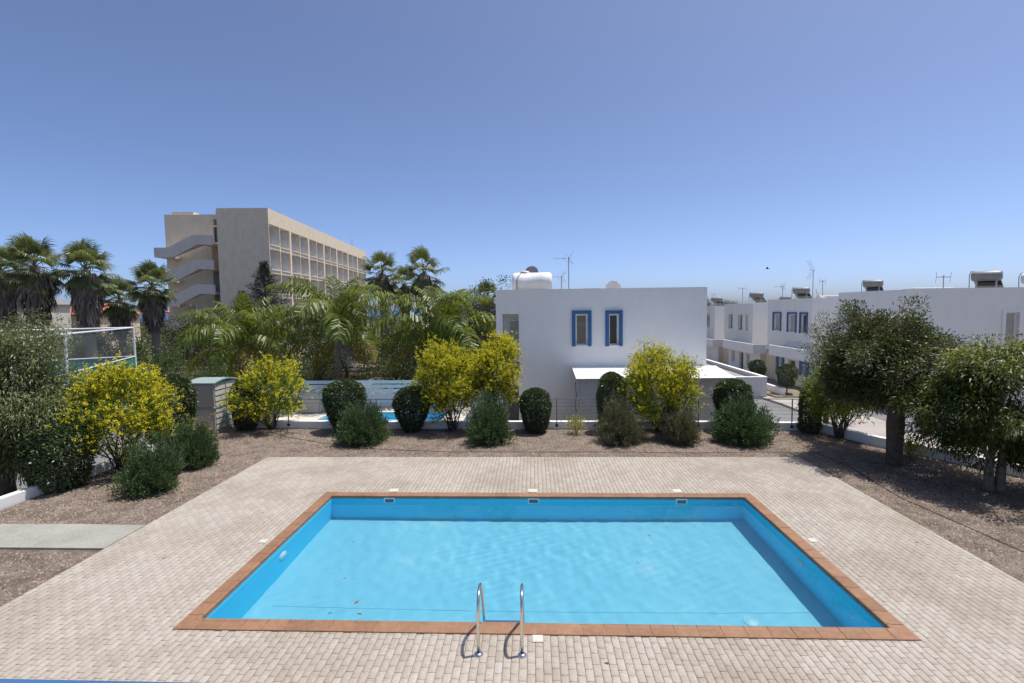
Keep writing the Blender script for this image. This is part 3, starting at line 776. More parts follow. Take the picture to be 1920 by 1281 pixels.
# parapet and roof
t = .2
m.quad((0, 0, HT), (W_, 0, HT), (W_, t, HT), (0, t, HT)); m.quad((0, D_ - t, HT), (W_, D_ - t, HT), (W_, D_, HT), (0, D_, HT)); m.quad((0, t, HT), (t, t, HT), (t, D_ - t, HT), (0, D_ - t, HT)); m.quad((W_ - t, t, HT), (W_, t, HT), (W_, D_ - t, HT), (W_ - t, D_ - t, HT))
RZ = HT - .35
m.quad((t, t, RZ), (W_ - t, t, RZ), (W_ - t, t, HT), (t, t, HT)); m.quad((t, D_ - t, RZ), (t, D_ - t, HT), (W_ - t, D_ - t, HT), (W_ - t, D_ - t, RZ)); m.quad((t, t, RZ), (t, t, HT), (t, D_ - t, HT), (t, D_ - t, RZ)); m.quad((W_ - t, t, RZ), (W_ - t, D_ - t, RZ), (W_ - t, D_ - t, HT), (W_ - t, t, HT))
m.build('wall', 'white', house)
MB().quad((t, t, RZ), (W_ - t, t, RZ), (W_ - t, D_ - t, RZ), (t, D_ - t, RZ)).build('roof', 'roof_concrete', house)
w1 = window(house, fr, *wins[0], recess=.16, pane='glass_warm', fw=.07, trim='blue', trim_w=.155)
w2 = window(house, fr, *wins[1], recess=.16, pane='glass', fw=.07, trim='blue', trim_w=.155)
fr2 = ((0, .78, 0), EX, EZ, EY)
w3 = window(house, fr2, .50, 1.05, 2.75, 3.85, recess=-.05, pane='curtain', fw=.06, sill=None)
# small balcony rail in the upper recess, slab and bracket
bl = MB()
bl.box(.36, -.06, 2.0, .98, -.02, 2.05); bl.box(.36, -.06, 2.70, .98, -.02, 2.75); bl.box(.36, -.06, 2.05, .40, -.02, 2.70); bl.box(.83, -.06, 2.05, .87, -.02, 2.70)
for k in range(1, 9): bl.box(.36 + k * .052, -.05, 2.05, .376 + k * .052, -.03, 2.70)
for z in (2.2, 2.6): bl.box(.87, -.05, z, .98, -.03, z + .03)
bl.build('balcony_rail', 'white_metal', house)
MB().box(.30, -.10, 1.90, .99, -.002, 1.98).build('balcony_slab', 'grey_metal', house)
MB().box(.88, -.07, 1.42, .99, -.003, 1.895).build('bracket', 'grey_metal', house)
fr3 = ((0, .86, 0), EX, EZ, EY)
door(house, fr3, .46, .98, HB + .06, .86, 'door_grey', recess=-.06, frame='grey_metal')
for k in range(4): MB().box(.015, -.03, .05 + k * .2, .235, -.003, .19 + k * .2).build('shutter_slat', 'white_metal', house)
# lean-to: corrugated roof over a corrugated screen
def corrugated(p0, p1, p2, p3, waves, amp):
    """sheet from edge p0-p1 to edge p3-p2, ridges running p0->p3"""
    p0, p1, p2, p3 = map(Vector, (p0, p1, p2, p3)); nn = ((p1 - p0).cross(p3 - p0)).normalized(); k = waves * 6; v = []; f = []
    for i in range(k + 1):
        s = i / k; h = nn * amp * math.sin(2 * math.pi * waves * s); v += [p0.lerp(p1, s) + h, p3.lerp(p2, s) + h, p0.lerp(p1, s) + h - nn * .004, p3.lerp(p2, s) + h - nn * .004]
    for i in range(k):
        a = 4 * i; f += [(a, a + 4, a + 5, a + 1), (a + 2, a + 3, a + 7, a + 6), (a, a + 2, a + 6, a + 4), (a + 1, a + 5, a + 7, a + 3)]
    return MB().add(v, f)
L = lambda x, y, z: (x - HX0, y - HY, z)
corrugated(L(1.68, 21.98, 1.76), L(7.9, 21.98, 1.76), L(7.9, 19.7, 1.545), L(1.68, 19.7, 1.545), 70, .008).build('awning', 'white_metal', house)
M['screen'] = solid('screen_sheet', (0.50, 0.52, 0.54), 0.5, var=.05)
for i in range(4):
    xa, xb = 1.80 + i * 1.51, 1.80 + i * 1.51 + 1.49
    corrugated(L(xa, 19.95, 1.52), L(xb, 19.95, 1.52), L(xb, 19.95, -1.2), L(xa, 19.95, -1.2), 18, .012).build('screen_panel', 'screen', house)
for x in (1.74, 4.8, 7.86):
    q = MB(); a = L(x, 19.86, 0); q.box(a[0] - .03, a[1] - .03, -1.2, a[0] + .03, a[1] + .03, 1.52); q.build('awning_post', 'galv', house)
q = MB(); a = L(1.68, 19.72, 1.50); b_ = L(7.9, 19.78, 1.535); q.box(a[0], a[1], a[2], b_[0], b_[1], b_[2]); q.build('awning_beam', 'galv', house)
hx = [L(1.66 + .03 * math.cos(t * .9), 19.8 + .03 * math.sin(t * .9), -1.2 + t * .1) for t in range(0, 27)]
tag(MB().tube([(p[0] + HX0, p[1] + HY, p[2]) for p in hx], .014, 5).build('climbing_stem', 'bark_dark'), 'thin dark twisted stem climbing the corner post of the awning', 'plant')

# low flat-roofed outbuilding to the right of the house
ob = thing('outbuilding', 'low grey flat roofed outbuilding with white parapet beside the white house', 'outbuilding', (7.6, 30.4, 0))
OX, OY = 6.38, 12.0
m = MB(); m.box(0, 0, -1.7, OX, .16, .02); m.box(0, OY - .16, -1.9, OX, OY, .02); m.box(OX - .16, .16, -1.9, OX, OY - .16, .02); m.box(0, .16, -1.9, .16, OY - .16, .02)
m.build('wall', solid('grey_render', (0.50, 0.50, 0.51), .9, var=.05), ob)
m = MB(); m.box(-.02, -.02, .023, OX + .02, .2, .07); m.box(OX - .2, .2, .023, OX + .02, OY, .07); m.box(-.02, .2, .023, .2, OY, .07)
m.build('coping', 'white', ob)
MB().box(.16, .16, -.5, OX - .16, OY - .16, -.22).build('roof', 'roof_concrete', ob)

# ---------------------------------------------------------------- row of white houses at the right
def terrace_house(label, X, a, b, roof, terr, gtop, upper, ground_open, blue, front_win=None):
    """upper storey set back behind a balcony; long side faces -X, short side faces -Y"""
    z0 = gz(a) - .5
    h = thing('terrace_house', label, 'house', (X, a, 0), group='white houses along the road')
    Ln = b - a; DXH = 12.0
    frs = ((0, Ln, 0), (0, -1, 0), EZ, EX)          # u runs from the far end to the near end
    ft = lambda y: b - y
    ups = [(ft(y0), ft(y1), za, zb) for (y0, y1, za, zb) in upper]
    fz = gtop + .05
    m = MB(); m.holes(frs, (0, Ln), (fz, roof), ups, .25)
    frf = ((0, 0, 0), EX, EZ, EY)
    fh = [front_win] if front_win else []
    m.holes(frf, (0, DXH), (z0, roof), fh, .25)
    m.quad((0, Ln, z0), (0, Ln, roof), (DXH, Ln, roof), (DXH, Ln, z0)); m.quad((DXH, 0, z0), (DXH, Ln, z0), (DXH, Ln, roof), (DXH, 0, roof))
    t = .2; rz = roof - .3
    m.quad((0, 0, roof), (DXH, 0, roof), (DXH, t, roof), (0, t, roof)); m.quad((0, Ln - t, roof), (DXH, Ln - t, roof), (DXH, Ln, roof), (0, Ln, roof)); m.quad((0, t, roof), (t, t, roof), (t, Ln - t, roof), (0, Ln - t, roof)); m.quad((DXH - t, t, roof), (DXH, t, roof), (DXH, Ln - t, roof), (DXH - t, Ln - t, roof))
    m.quad((t, t, rz), (t, t, roof), (t, Ln - t, roof), (t, Ln - t, rz)); m.quad((t, Ln - t, rz), (t, Ln - t, roof), (DXH - t, Ln - t, roof), (DXH - t, Ln - t, rz)); m.quad((t, t, rz), (DXH - t, t, rz), (DXH - t, t, roof), (t, t, roof)); m.quad((DXH - t, t, rz), (DXH - t, Ln - t, rz), (DXH - t, Ln - t, roof), (DXH - t, t, roof))
    m.build('wall', 'white', h)
    MB().quad((t, t, rz), (DXH - t, t, rz), (DXH - t, Ln - t, rz), (t, Ln - t, rz)).build('roof', 'roof_concrete', h)
    for i, u in enumerate(ups):
        if blue: window(h, frs, *u, recess=.14, trim='blue', trim_w=.14, pane='curtain' if i < 2 else 'glass', fw=.06)
        else: window(h, frs, *u, recess=.14, trim='white', trim_w=.12, pane='glass_warm', fw=.06)
    if front_win:
        w = window(h, frf, *front_win, recess=.14, trim='white', trim_w=.15, pane='curtain', fw=.06)
        MB().add([(front_win[0] + .02, .12, front_win[2] + .05), (front_win[0] + .2, .12, front_win[2] + .05), (front_win[0] + .06, .12, front_win[3] - .1)], [(0, 1, 2)]).build('curtain', 'purple', w)
    # balcony: slab + parapet, offset towards the camera
    ya, yb = -3.0, Ln - 3.0
    if terr:
        bx = -1.25
        m = MB(); m.box(bx, ya, gtop - .12, bx + .12, yb, terr); m.box(bx + .12, ya, gtop - .12, 0, ya + .12, terr); m.box(bx + .12, yb - .12, gtop - .12, 0, yb, terr)
        m.build('balcony_parapet', 'white', h)
        MB().box(bx + .12, ya + .12, gtop - .1, 0.0, yb - .12, gtop + .04).build('balcony_floor', 'roof_concrete', h)
        MB().box(0, -3.0, gtop - .12, DXH - 4, -.002, gtop + .05).build('porch_roof', 'roof_concrete', h)
        # ground floor wall with its openings
        gx = -.65
        frg = ((gx, yb, 0), (0, -1, 0), EZ, EX)
        op = [(yb - (y0 - a), yb - (y1 - a), za, zb) for (y0, y1, za, zb, k) in ground_open]
        m = MB(); m.holes(frg, (0, yb - ya), (z0, gtop - .125), op, .3)
        m.quad((gx, yb, z0), (gx, yb, gtop - .125), (0, yb, gtop - .125), (0, yb, z0))
        m.build('ground_floor_wall', 'white', h)
        MB().box(-.1, yb + .004, z0, .2, Ln - .01, gtop - .13).build('porch_back_wall', 'cream', h)
        MB().quad((gx, ya, z0), (DXH - 4, ya, z0), (DXH - 4, ya, gtop - .125), (gx, ya, gtop - .125)).build('porch_wall', 'cream', h)
        for o, (y0, y1, za, zb, k) in zip(op, ground_open):
            if k == 'd': door(h, frg, *o, 'brown_wood', recess=.15)
            else: window(h, frg, *o, recess=.14, trim='blue' if k == 'b' else None, trim_w=.3 if k == 'b' else .1, pane='curtain', fw=.06)
    return h
terrace_house('nearest white house of the right row, with a plum curtain in its window', 19.35, 25.6, 32.65, 5.07, None, -1.0,
              [(31.6, 30.3, 2.55, 4.05)], [], False, (23.16 - 19.35, 23.80 - 19.35, 2.2, 3.85))
terrace_house('white row house with three blue framed upstairs windows', 19.55, 36.0, 42.65, 4.79, 1.28, .62,
              [(41.55, 40.45, 2.3, 3.65), (39.25, 38.15, 2.28, 3.65), (37.45, 36.65, 2.28, 3.65)],
              [(39.3, 38.7, -.6, .33, 'b'), (37.8, 36.8, -1.75, .3, 'd'), (35.9, 35.3, -.6, .22, 'b')], True)
terrace_house('white row house with three plain upstairs windows, behind the blue framed one', 19.65, 45.7, 52.4, 4.50, 1.07, .40,
              [(51.1, 50.1, 2.05, 3.5), (48.8, 47.8, 2.0, 3.5), (47.1, 46.5, 2.0, 3.5)],
              [(48.8, 47.9, -.95, .1, 'w'), (46.9, 46.0, -2.0, .08, 'd'), (45.4, 44.7, -.95, .06, 'w')], False)
terrace_house('farthest white row house, half hidden by the cubic house', 19.75, 55.4, 62.0, 4.32, .85, .2,
              [(60.5, 59.6, 1.9, 3.3), (57.6, 56.8, 1.9, 3.3)], [(57.5, 56.5, -1.1, -.1, 'w')], False)
# garden walls in front of the row
gw = thing('garden_wall', 'short white garden wall beside the pavement in front of the row houses', 'wall', (14.9, 30.45, 0))
MB().box(0, 0, -1.6, .2, 5.2, -.68).build('wall_body', 'white', gw, bevel=.01)
gw = thing('garage_wall', 'pale grey garage wall below the nearest row house', 'wall', (15.8, 21.5, 0))
MB().box(0, 0, -1.5, 3.4, .25, -.05).build('wall_body', 'white', gw, bevel=.01)
MB().box(.25, -.03, -1.4, 2.6, .0, -.3).build('garage_door', bpy.data.materials['grey_render'], gw)
for k in range(5): MB().box(.25, -.036, -1.4 + k * .22, 2.6, -.031, -1.4 + k * .22 + .2).build('door_slat', bpy.data.materials['grey_render'], gw)

# ---------------------------------------------------------------- derelict hotel block
HO = (-32.9, 62.0, 0)
hotel = thing('hotel_block', 'derelict sand coloured hotel block with empty window bays and outside stairs', 'building', HO, R(4.66))
ZT, ZB = 17.2, -3.5
fr = ((0, 0, 0), EY, EZ, (-1, 0, 0))
hs = []; rooms = []
for row in range(5):
    zt = 15.3 - 3.08 * row; zb = zt - 2.5
    for bay in range(7):
        y = .12 + 6.93 * bay
        for k in range(2):
            a = y + k * 3.25; hs.append((a, a + 3.1, zb, zt)); rooms.append((row, bay, k, a, zb, zt))
m = MB().holes(fr, (0, 48.6), (ZB, ZT), hs, .35)
FX = -6.3                                            # width of the closed end wall
m.quad((FX, 0, ZB), (0, 0, ZB), (0, 0, ZT), (FX, 0, ZT)); m.quad((0, 48.6, ZB), (-16, 48.6, ZB), (-16, 48.6, ZT), (0, 48.6, ZT)); m.quad((FX, 0, ZB), (FX, 0, ZT), (FX, 3.0, ZT), (FX, 3.0, ZB))
m.quad((0, 0, ZT), (0, 48.6, ZT), (-.4, 48.6, ZT), (-.4, 0, ZT)); m.quad((FX, 0, ZT), (-.4, 0, ZT), (-.4, .4, ZT), (FX, .4, ZT))
m.quad((-.4, .4, ZT), (-.4, 48.6, ZT), (-.4, 48.6, ZT - .8), (-.4, .4, ZT - .8)); m.quad((FX, .4, ZT), (-.4, .4, ZT), (-.4, .4, ZT - .8), (FX, .4, ZT - .8))
m.build('wall', 'hotel', hotel)
MB().quad((-.4, .4, ZT - .8), (-.4, 48.2, ZT - .8), (FX, 48.2, ZT - .8), (FX, .4, ZT - .8)).build('roof', 'roof_concrete', hotel)
# gutted rooms: floor, side wall, back partition with a door gap
rm = MB()
rm.box(-1.9, 0, 0, -1.8, 1.5, 2.48); rm.box(-1.9, 2.4, 0, -1.8, 3.1, 2.48); rm.box(-1.9, 1.5, 2.05, -1.8, 2.4, 2.48); rm.box(-1.8, 3.02, 0, -.36, 3.1, 2.48); rm.box(-1.9, -.02, -.12, -.36, 3.1, -.02); rm.box(-1.9, 0, 2.49, -.36, 3.1, 2.53)
rmm = rm.mesh('window', 'hotel_room')
pm2 = MB().box(-2.4, 1.2, 0, -2.3, 2.8, 2.1).mesh('dark_gap_panel', 'door_grey')  # dark panel behind the door gap, painting in the gloom beyond
sl = MB().box(-.02, .1, -.16, .09, 3.0, -.04)
for k in range(9): sl.box(.0, .2 + k * .32, -.24 - .1 * ((k * 7) % 3) / 2, .06, .33 + k * .32, -.16)
slm = sl.mesh('broken_sill', 'hotel_stair')
for row, bay, k, a, zb, zt in rooms:
    if row > 3: continue
    w = link_mesh('window', rmm, hotel, (0, a, zb)); link_mesh('dark_gap_panel', pm2, w)
    if k == 0 or row < 3: link_mesh('broken_sill', slm, w)
for row in range(2):
    for k in range(2):
        m = MB(); a0 = .12 + k * 3.25; z = 15.3 - 3.08 * row - 1.35
        if row == 0:
            for s in (-1, 1):
                m.add([(-.9, a0 + 1.3 - s * .5, z + .5), (-.9, a0 + 1.5 - s * .5, z + .5), (-.9, a0 + 1.5 + s * .5, z - .5), (-.9, a0 + 1.3 + s * .5, z - .5)], [(0, 1, 2, 3)])
            m.build('blue_tape', solid('blue_tape', (.06, .12, .35), .7) if k == 0 else bpy.data.materials['blue_tape'], hotel)
# recess strip with small openings, stair tower wall
TX = -14.5
m = MB(); fr4 = ((TX, 3.0, 0), EX, EZ, EY); so = -8.35 - TX
sz_ = (1.0, 4.1, 7.2, 10.3, 13.4)
m.holes(fr4, (0, FX - TX), (ZB, 17.0), [(so, so + .7, z, z + 2.0) for z in sz_] + [(so, so + .7, 15.6, 16.4)], .4)
m.quad((TX, 3.0, ZB), (TX, 3.0, 17.0), (TX, 14, 17.0), (TX, 14, ZB)); m.quad((TX, 3.0, 17.0), (FX, 3.0, 17.0), (FX, 14, 17.0), (TX, 14, 17.0))
m.box(TX + .9, 3.2, 17.003, TX + 3.6, 4.5, 17.35); m.box(FX - 1.6, 2.9, 17.003, FX - .01, 6, 17.5)
m.build('stair_tower', 'hotel', hotel)
for z in sz_: MB().box(TX + so - .02, 3.3, z - .05, TX + so + .72, 3.38, z + 2.05).build('stair_window', 'glass', hotel)
# outside stair flights: solid parapets that step up from a landing at the left to one at the right
for i in range(5):
    zr = 14.0 - 3.08 * i
    x0, x1, x2, x3, x4 = TX + .2, TX + 1.9, TX + 5.0, TX + 6.5, TX + 7.4
    poly = [(x0, zr - 1.55), (x1, zr - 1.55), (x2, zr), (x3, zr), (x4, zr - .1), (x4, zr - 1.3), (x3, zr - 1.2), (x2 + .5, zr - 1.2), (x1 + .6, zr - 2.75), (x0, zr - 2.75)]; n = len(poly)
    m = MB().add([(x, .3, z) for x, z in poly] + [(x, .5, z) for x, z in poly], [tuple(range(n)), tuple(range(2 * n - 1, n - 1, -1))] + [(k, (k + 1) % n, (k + 1) % n + n, k + n) for k in range(n)])
    m.box(x0, .5, zr - 2.75, x0 + .2, 2.99, zr - 1.55); m.box(x0 + .2, .5, zr - 2.75, x1, 2.99, zr - 2.55); m.box(x2 + .8, .5, zr - 1.2, x4, 2.99, zr - 1.0)
    m.quad((x1, .5, zr - 2.6), (x2 + .8, .5, zr - 1.05), (x2 + .8, 1.7, zr - 1.05), (x1, 1.7, zr - 2.6))
    m.build('stair_flight', 'hotel_stair', hotel)
    MB().box(x2 + .9, 2.90, zr - 3.9, x3 + .55, 2.98, zr - 1.3).build('stair_door', 'ochre' if i == 0 else 'door_grey', hotel)
rb = MB()
for k in range(14): rb.box(-1.2 - (k * .37) % .9, 20 + k * 1.1, ZT - .8, -.3 - (k * .23) % .5, 20.9 + k * 1.1, ZT + .12 + .25 * ((k * 13) % 5) / 5)
rb.build('roof_rubble', 'hotel_stair', hotel)
MB().tube([(-.6, 40, ZT), (-.6, 40, ZT + 1.9)], .05, 5).build('mast', 'galv', hotel)

# ---------------------------------------------------------------- houses with orange roofs far left
def villa(label, loc, w, d, h, rh, wall, solar=False):
    v = thing('villa', label, 'house', loc, 0, 'orange roofed houses far left')
    m = MB(); m.holes(((0, 0, 0), EX, EZ, EY), (0, w), (0, h), [(w * .15, w * .15 + 1, h - 2.2, h - .9), (w * .62, w * .62 + 1.2, h - 2.2, h - .9)], .2)
    m.quad((0, 0, 0), (0, 0, h), (0, d, h), (0, d, 0)); m.quad((w, 0, 0), (w, d, 0), (w, d, h), (w, 0, h)); m.quad((0, d, 0), (0, d, h), (w, d, h), (w, d, 0)); m.build('wall', wall, v)
    e = .5
    rf = MB().add([(-e, -e, h), (w + e, -e, h), (w + e, d + e, h), (-e, d + e, h), (d * .3, d / 2, h + rh), (w - d * .3, d / 2, h + rh), (-e, -e, h - .2), (w + e, -e, h - .2), (w + e, d + e, h - .2), (-e, d + e, h - .2)],
                  [(0, 1, 5, 4), (1, 2, 5), (2, 3, 4, 5), (3, 0, 4), (6, 7, 1, 0), (7, 8, 2, 1), (8, 9, 3, 2), (9, 6, 0, 3), (9, 8, 7, 6)]).build('roof', 'orange_tile', v)
    for x, ww in ((w * .15, 1), (w * .62, 1.2)):
        window(v, ((0, 0, 0), EX, EZ, EY), x, x + ww, h - 2.2, h - .9, recess=.1, sill=None)
    if solar:
        MB().add([(w * .5, -.1, h + .35), (w * .5 + 2.2, -.1, h + .35), (w * .5 + 2.2, 1.3, h + 1.25), (w * .5, 1.3, h + 1.25), (w * .5, -.1, h + .25), (w * .5 + 2.2, -.1, h + .25), (w * .5 + 2.2, 1.3, h + 1.15), (w * .5, 1.3, h + 1.15)], [(0, 1, 2, 3), (7, 6, 5, 4), (0, 4, 5, 1), (1, 5, 6, 2), (2, 6, 7, 3), (3, 7, 4, 0)]).build('solar_panel', 'solar', rf)
    return v
villa('cream house with orange tiled roof seen between the two tall fan palms', (-88, 86, gz(86)), 11, 9, 7.4, 2.2, 'cream')
villa('house with orange tiled roof and solar panel beside the hotel stairs', (-63, 84, gz(84)), 13, 9, 7.6, 2.0, 'cream', True)
bl = thing('pale_house', 'pale flat roofed house behind the fan palms at the left edge', 'house', (-88.6, 72, gz(72)), 0)
m = MB(); m.holes(((0, 0, 0), EX, EZ, EY), (0, 12), (0, 8.6), [(8.6, 9.8, 4.6, 6.4)], .2); m.quad((0, 0, 0), (0, 0, 8.6), (0, 8, 8.6), (0, 8, 0)); m.quad((12, 0, 0), (12, 8, 0), (12, 8, 8.6), (12, 0, 8.6)); m.build('wall', 'hotel_stair', bl)
MB().add([(-.4, -.4, 8.6), (12.4, -.4, 8.6), (12.4, 8, 8.6), (-.4, 8, 8.6), (-.4, 3.5, 10), (12.4, 3.5, 10)], [(0, 1, 5, 4), (3, 4, 5, 2), (1, 2, 5), (0, 4, 3)]).build('roof', 'hotel_stair', bl)
window(bl, ((0, 0, 0), EX, EZ, EY), 8.6, 9.8, 4.6, 6.4, recess=.1)

# ---------------------------------------------------------------- storage shed, box, slat wall, sports fence
def ribbed_shed(name, label, cat, loc, w, d, h, rz, ribs, belt=True):
    s = thing(name, label, cat, loc, rz)
    MB().box(-.04, -.04, -.3, w + .06, d + .10, .035).build('slab', 'concrete', s)
    MB().box(0, 0, .04, w, d, h).build('body', 'shed_grey', s, bevel=.02)
    half = h / 2
    for j in range(2):                                    # front: two plain recessed panels per tier
        z0, z1 = (.08, half - .03) if j == 0 else (half + .04, h - .05)
        MB().box(.10, -.014, z0, w - .06, -.001, z1).build('front_panel', 'shed_grey', s, bevel=.012)
    for k in range(2):                                    # side: two doors of lapped boards
        ya = .06 + k * (d / 2 - .03); yb = ya + d / 2 - .09
        for j in range(ribs):
            z0 = .10 + j * (h - .16) / ribs; z1 = z0 + (h - .16) / ribs
            if abs(z0 - half) < .02: z0 += .02
            MB().add([(w + .004, ya, z0), (w + .004, yb, z0), (w + .028, yb, z0 + .012), (w + .028, ya, z0 + .012), (w + .008, ya, z1 - .01), (w + .008, yb, z1 - .01)],
                     [(0, 1, 2, 3), (3, 2, 5, 4), (0, 3, 4), (1, 5, 2)]).build('door_board', 'shed_beige', s)
    if belt: MB().box(-.018, -.02, half - .02, w + .032, d + .01, half + .018).build('belt', 'shed_roof', s)
    rf = MB(); nseg = 8; pr = []
    for i in range(nseg + 1):
        t_ = i / nseg; pr.append((-.05 + (d + .1) * t_, h + .02 + .10 * math.sin(math.pi * t_)))
    v = [(-.05, y, z) for y, z in pr] + [(w + .07, y, z) for y, z in pr] + [(-.05, y, z - .05) for y, z in pr] + [(w + .07, y, z - .05) for y, z in pr]
    k = nseg + 1; f = []
    for i in range(nseg): f += [(i, i + k, i + k + 1, i + 1), (2 * k + i, 2 * k + i + 1, 3 * k + i + 1, 3 * k + i), (k + i, 3 * k + i, 3 * k + i + 1, k + i + 1), (i, i + 1, 2 * k + i + 1, 2 * k + i)]
    f += [(0, 2 * k, 3 * k, k), (nseg, k + nseg, 3 * k + nseg, 2 * k + nseg)]
    rf.add(v, f).build('roof', 'shed_roof', s, smooth=False)
    return s
ribbed_shed('storage_shed', 'tall taupe plastic storage shed with sage roof in the far left garden corner', 'shed', (-12.45, 17.36, 0), .95, 1.36, 1.80, 0, 8)
ribbed_shed('storage_box', 'small beige plastic storage box with pale green lid beside the white slat fence', 'storage box', (-12.5, 26.2, -1.18), .95, 1.1, 1.2, 0, 5, False)

sf = thing('slat_fence', 'white horizontal board fence behind the neighbouring pool', 'fence', (-13.3, 28.2, -1.2))
for i in range(6):
    for k, (z0, z1, dy) in enumerate(((0, .74, .06), (.80, 1.02, 0), (1.08, 1.27, .02), (1.33, 1.52, .0))):
        MB().box(i * 1.93 + .02, dy, z0, i * 1.93 + 1.91, dy + .03, z1).build('board', 'slat_white', sf)
for i in range(7): MB().box(i * 1.93 - .035, .085, 0, i * 1.93 + .035, .15, 1.54).build('post', 'slat_white', sf)
nb_ = thing('neighbour_pool', 'small blue pool in the lower garden in front of the white slat fence', 'pool', (NP[0], NP[2], -1.2))
w_, d_ = NP[1] - NP[0], NP[3] - NP[2]
MB().add([(0, 0, .0), (w_, 0, .0), (w_, d_, .0), (0, d_, .0), (0, 0, -1.2), (w_, 0, -1.2), (w_, d_, -1.2), (0, d_, -1.2)], [(4, 5, 6, 7), (0, 4, 5, 1), (1, 5, 6, 2), (2, 6, 7, 3), (3, 7, 4, 0)]).build('basin', 'pool', nb_).cycles.is_caustics_receiver = True
e = MB()
for q in ((-.3, w_ + .3, -.3, .01), (-.3, w_ + .3, d_ - .01, d_ + .3), (-.3, .01, .01, d_ - .01), (w_ - .01, w_ + .3, .01, d_ - .01)): e.box(q[0], q[2], -.1, q[1], q[3], .05)
e.build('coping', 'terrace', nb_, bevel=.01)
water('water', NP[0] + .012, NP[1] - .012, NP[2] + .012, NP[3] - .012, -1.26, 60, 60, 0.005, 4)

sp = thing('sports_fence', 'tall white framed netting fence of a sports court at the left', 'fence', (-26.4, 32.0, 0))
A = [(0, 0), (2.0, -4.4), (4.0, -9.0), (6.2, -13.6)]
zt, zm = 3.40, 1.50
Bk = [(0, 0), (-4.2, -3.2), (-8.4, -6.4)]
for lst in (A, Bk):
    MB().tube([(x, y, zt) for x, y in lst], .045, 6).build('top_rail', 'white_metal', sp); MB().tube([(x, y, zm) for x, y in lst], .035, 6).build('mid_rail', 'white_metal', sp)
    for i, (x, y) in enumerate(lst):
        if (i or lst is A) and not (lst is A and i == 1): MB().tube([(x, y, -1.35), (x, y, zt)], .06, 8).build('post', 'white_metal', sp)
    for (xa, ya), (xb, yb) in zip(lst[:-1], lst[1:]):
        MB().quad((xa, ya, zm), (xb, yb, zm), (xb, yb, zt), (xa, ya, zt)).build('net', 'net', sp)
        MB().quad((xa, ya, -1.3), (xb, yb, -1.3), (xb, yb, zm - .05), (xa, ya, zm - .05)).build('windscreen', 'teal', sp)

# ---------------------------------------------------------------- roof-top gear
def elements(m, p, axis, n, ln, sp_, along):
    for k in range(n):
        c = Vector(p) + Vector(along) * (k * sp_); h = Vector(axis) * (ln * (1 - .05 * k) / 2)
        m.tube([c - h, c + h], .009, 4)
def antenna(label, loc, h, kind=0, rz=0.0, s=1.0):
    a = thing('television_antenna', label, 'antenna', loc, rz, 'roof antennas', s)
    MB().tube([(0, 0, 0), (0, 0, h)], .025, 6).build('mast', 'galv', a)
    m = MB()
    if kind == 0:      # yagi with a box reflector
        m.tube([(-.75, 0, h - .06), (.1, 0, h - .06)], .010, 5); elements(m, (-.7, 0, h - .06), EZ, 7, .10, .09, EX)
        for sgn in (-1, 1):
            for k in range(4): m.tube([(.02 + .05 * k, -.16, h - .06 + sgn * (.05 + .07 * k)), (.02 + .05 * k, .16, h - .06 + sgn * (.05 + .07 * k))], .006, 4)
            m.tube([(.0, -.16, h - .06), (.22, -.16, h - .06 + sgn * .3)], .007, 4); m.tube([(.0, .16, h - .06), (.22, .16, h - .06 + sgn * .3)], .007, 4); m.tube([(-.25, 0, h - .06), (-.05, 0, h - .06 + sgn * .22)], .007, 4)
    elif kind == 1:    # flat H shape
        m.tube([(-.35, 0, h - .1), (.35, 0, h - .1)], .022, 5)
        for x in (-.35, .35): m.tube([(x - .05, 0, h - .38), (x, 0, h - .1), (x + .02 * (1 if x > 0 else -1), 0, h + .16)], .009, 4)
        for x in (-.2, 0, .2): m.tube([(x, -.12, h - .1), (x, .12, h - .1)], .006, 4)
    else:              # V reflector grid
        for sgn in (-1, 1):
            for k in range(6): m.tube([(-.08 - .06 * k, -.15, h + sgn * (.05 + .11 * k)), (-.08 - .06 * k, .15, h + sgn * (.05 + .11 * k))], .007, 4)
            for y in (-.15, .15): m.tube([(0, y, h), (-.42, y, h + sgn * .66)], .008, 4)
        m.tube([(-.5, 0, h), (.08, 0, h)], .012, 5)
    m.build('aerial', 'galv', a)
    return a
def dish(label, loc, r, az, el, mat, h=.4):
    """az: facing, from +Y clockwise"""
    d = thing('satellite_dish', label, 'satellite dish', loc, 0, 'roof satellite dishes')
    f = Vector((math.sin(az) * math.cos(el), math.cos(az) * math.cos(el), math.sin(el))); q = f.to_track_quat('Z', 'Y')
    m = MB().lathe([(0.001, 0)] + [(r * k / 8, .28 * r * (k / 8) ** 2) for k in range(1, 9)] + [(r * 1.01, .28 * r + .012), (r * .99, .28 * r - .012)] + [(r * k / 8, .28 * r * (k / 8) ** 2 - .012) for k in range(7, 0, -1)] + [(.001, -.012)], 28)
    o = m.build('reflector', mat, d, smooth=True, loc=(0, 0, h)); o.rotation_euler = q.to_euler()
    MB().tube([(0, 0, 0), (0, 0, h * .9)], .03, 8).build('mast', 'galv', d)
    a = q @ Vector((0, -r * .95, r * .25)); b = q @ Vector((0, 0, r * 1.0))
    MB().tube([(a.x, a.y, a.z + h), (b.x, b.y, b.z + h)], .014, 5).build('feed_arm', 'galv', d)
    return d
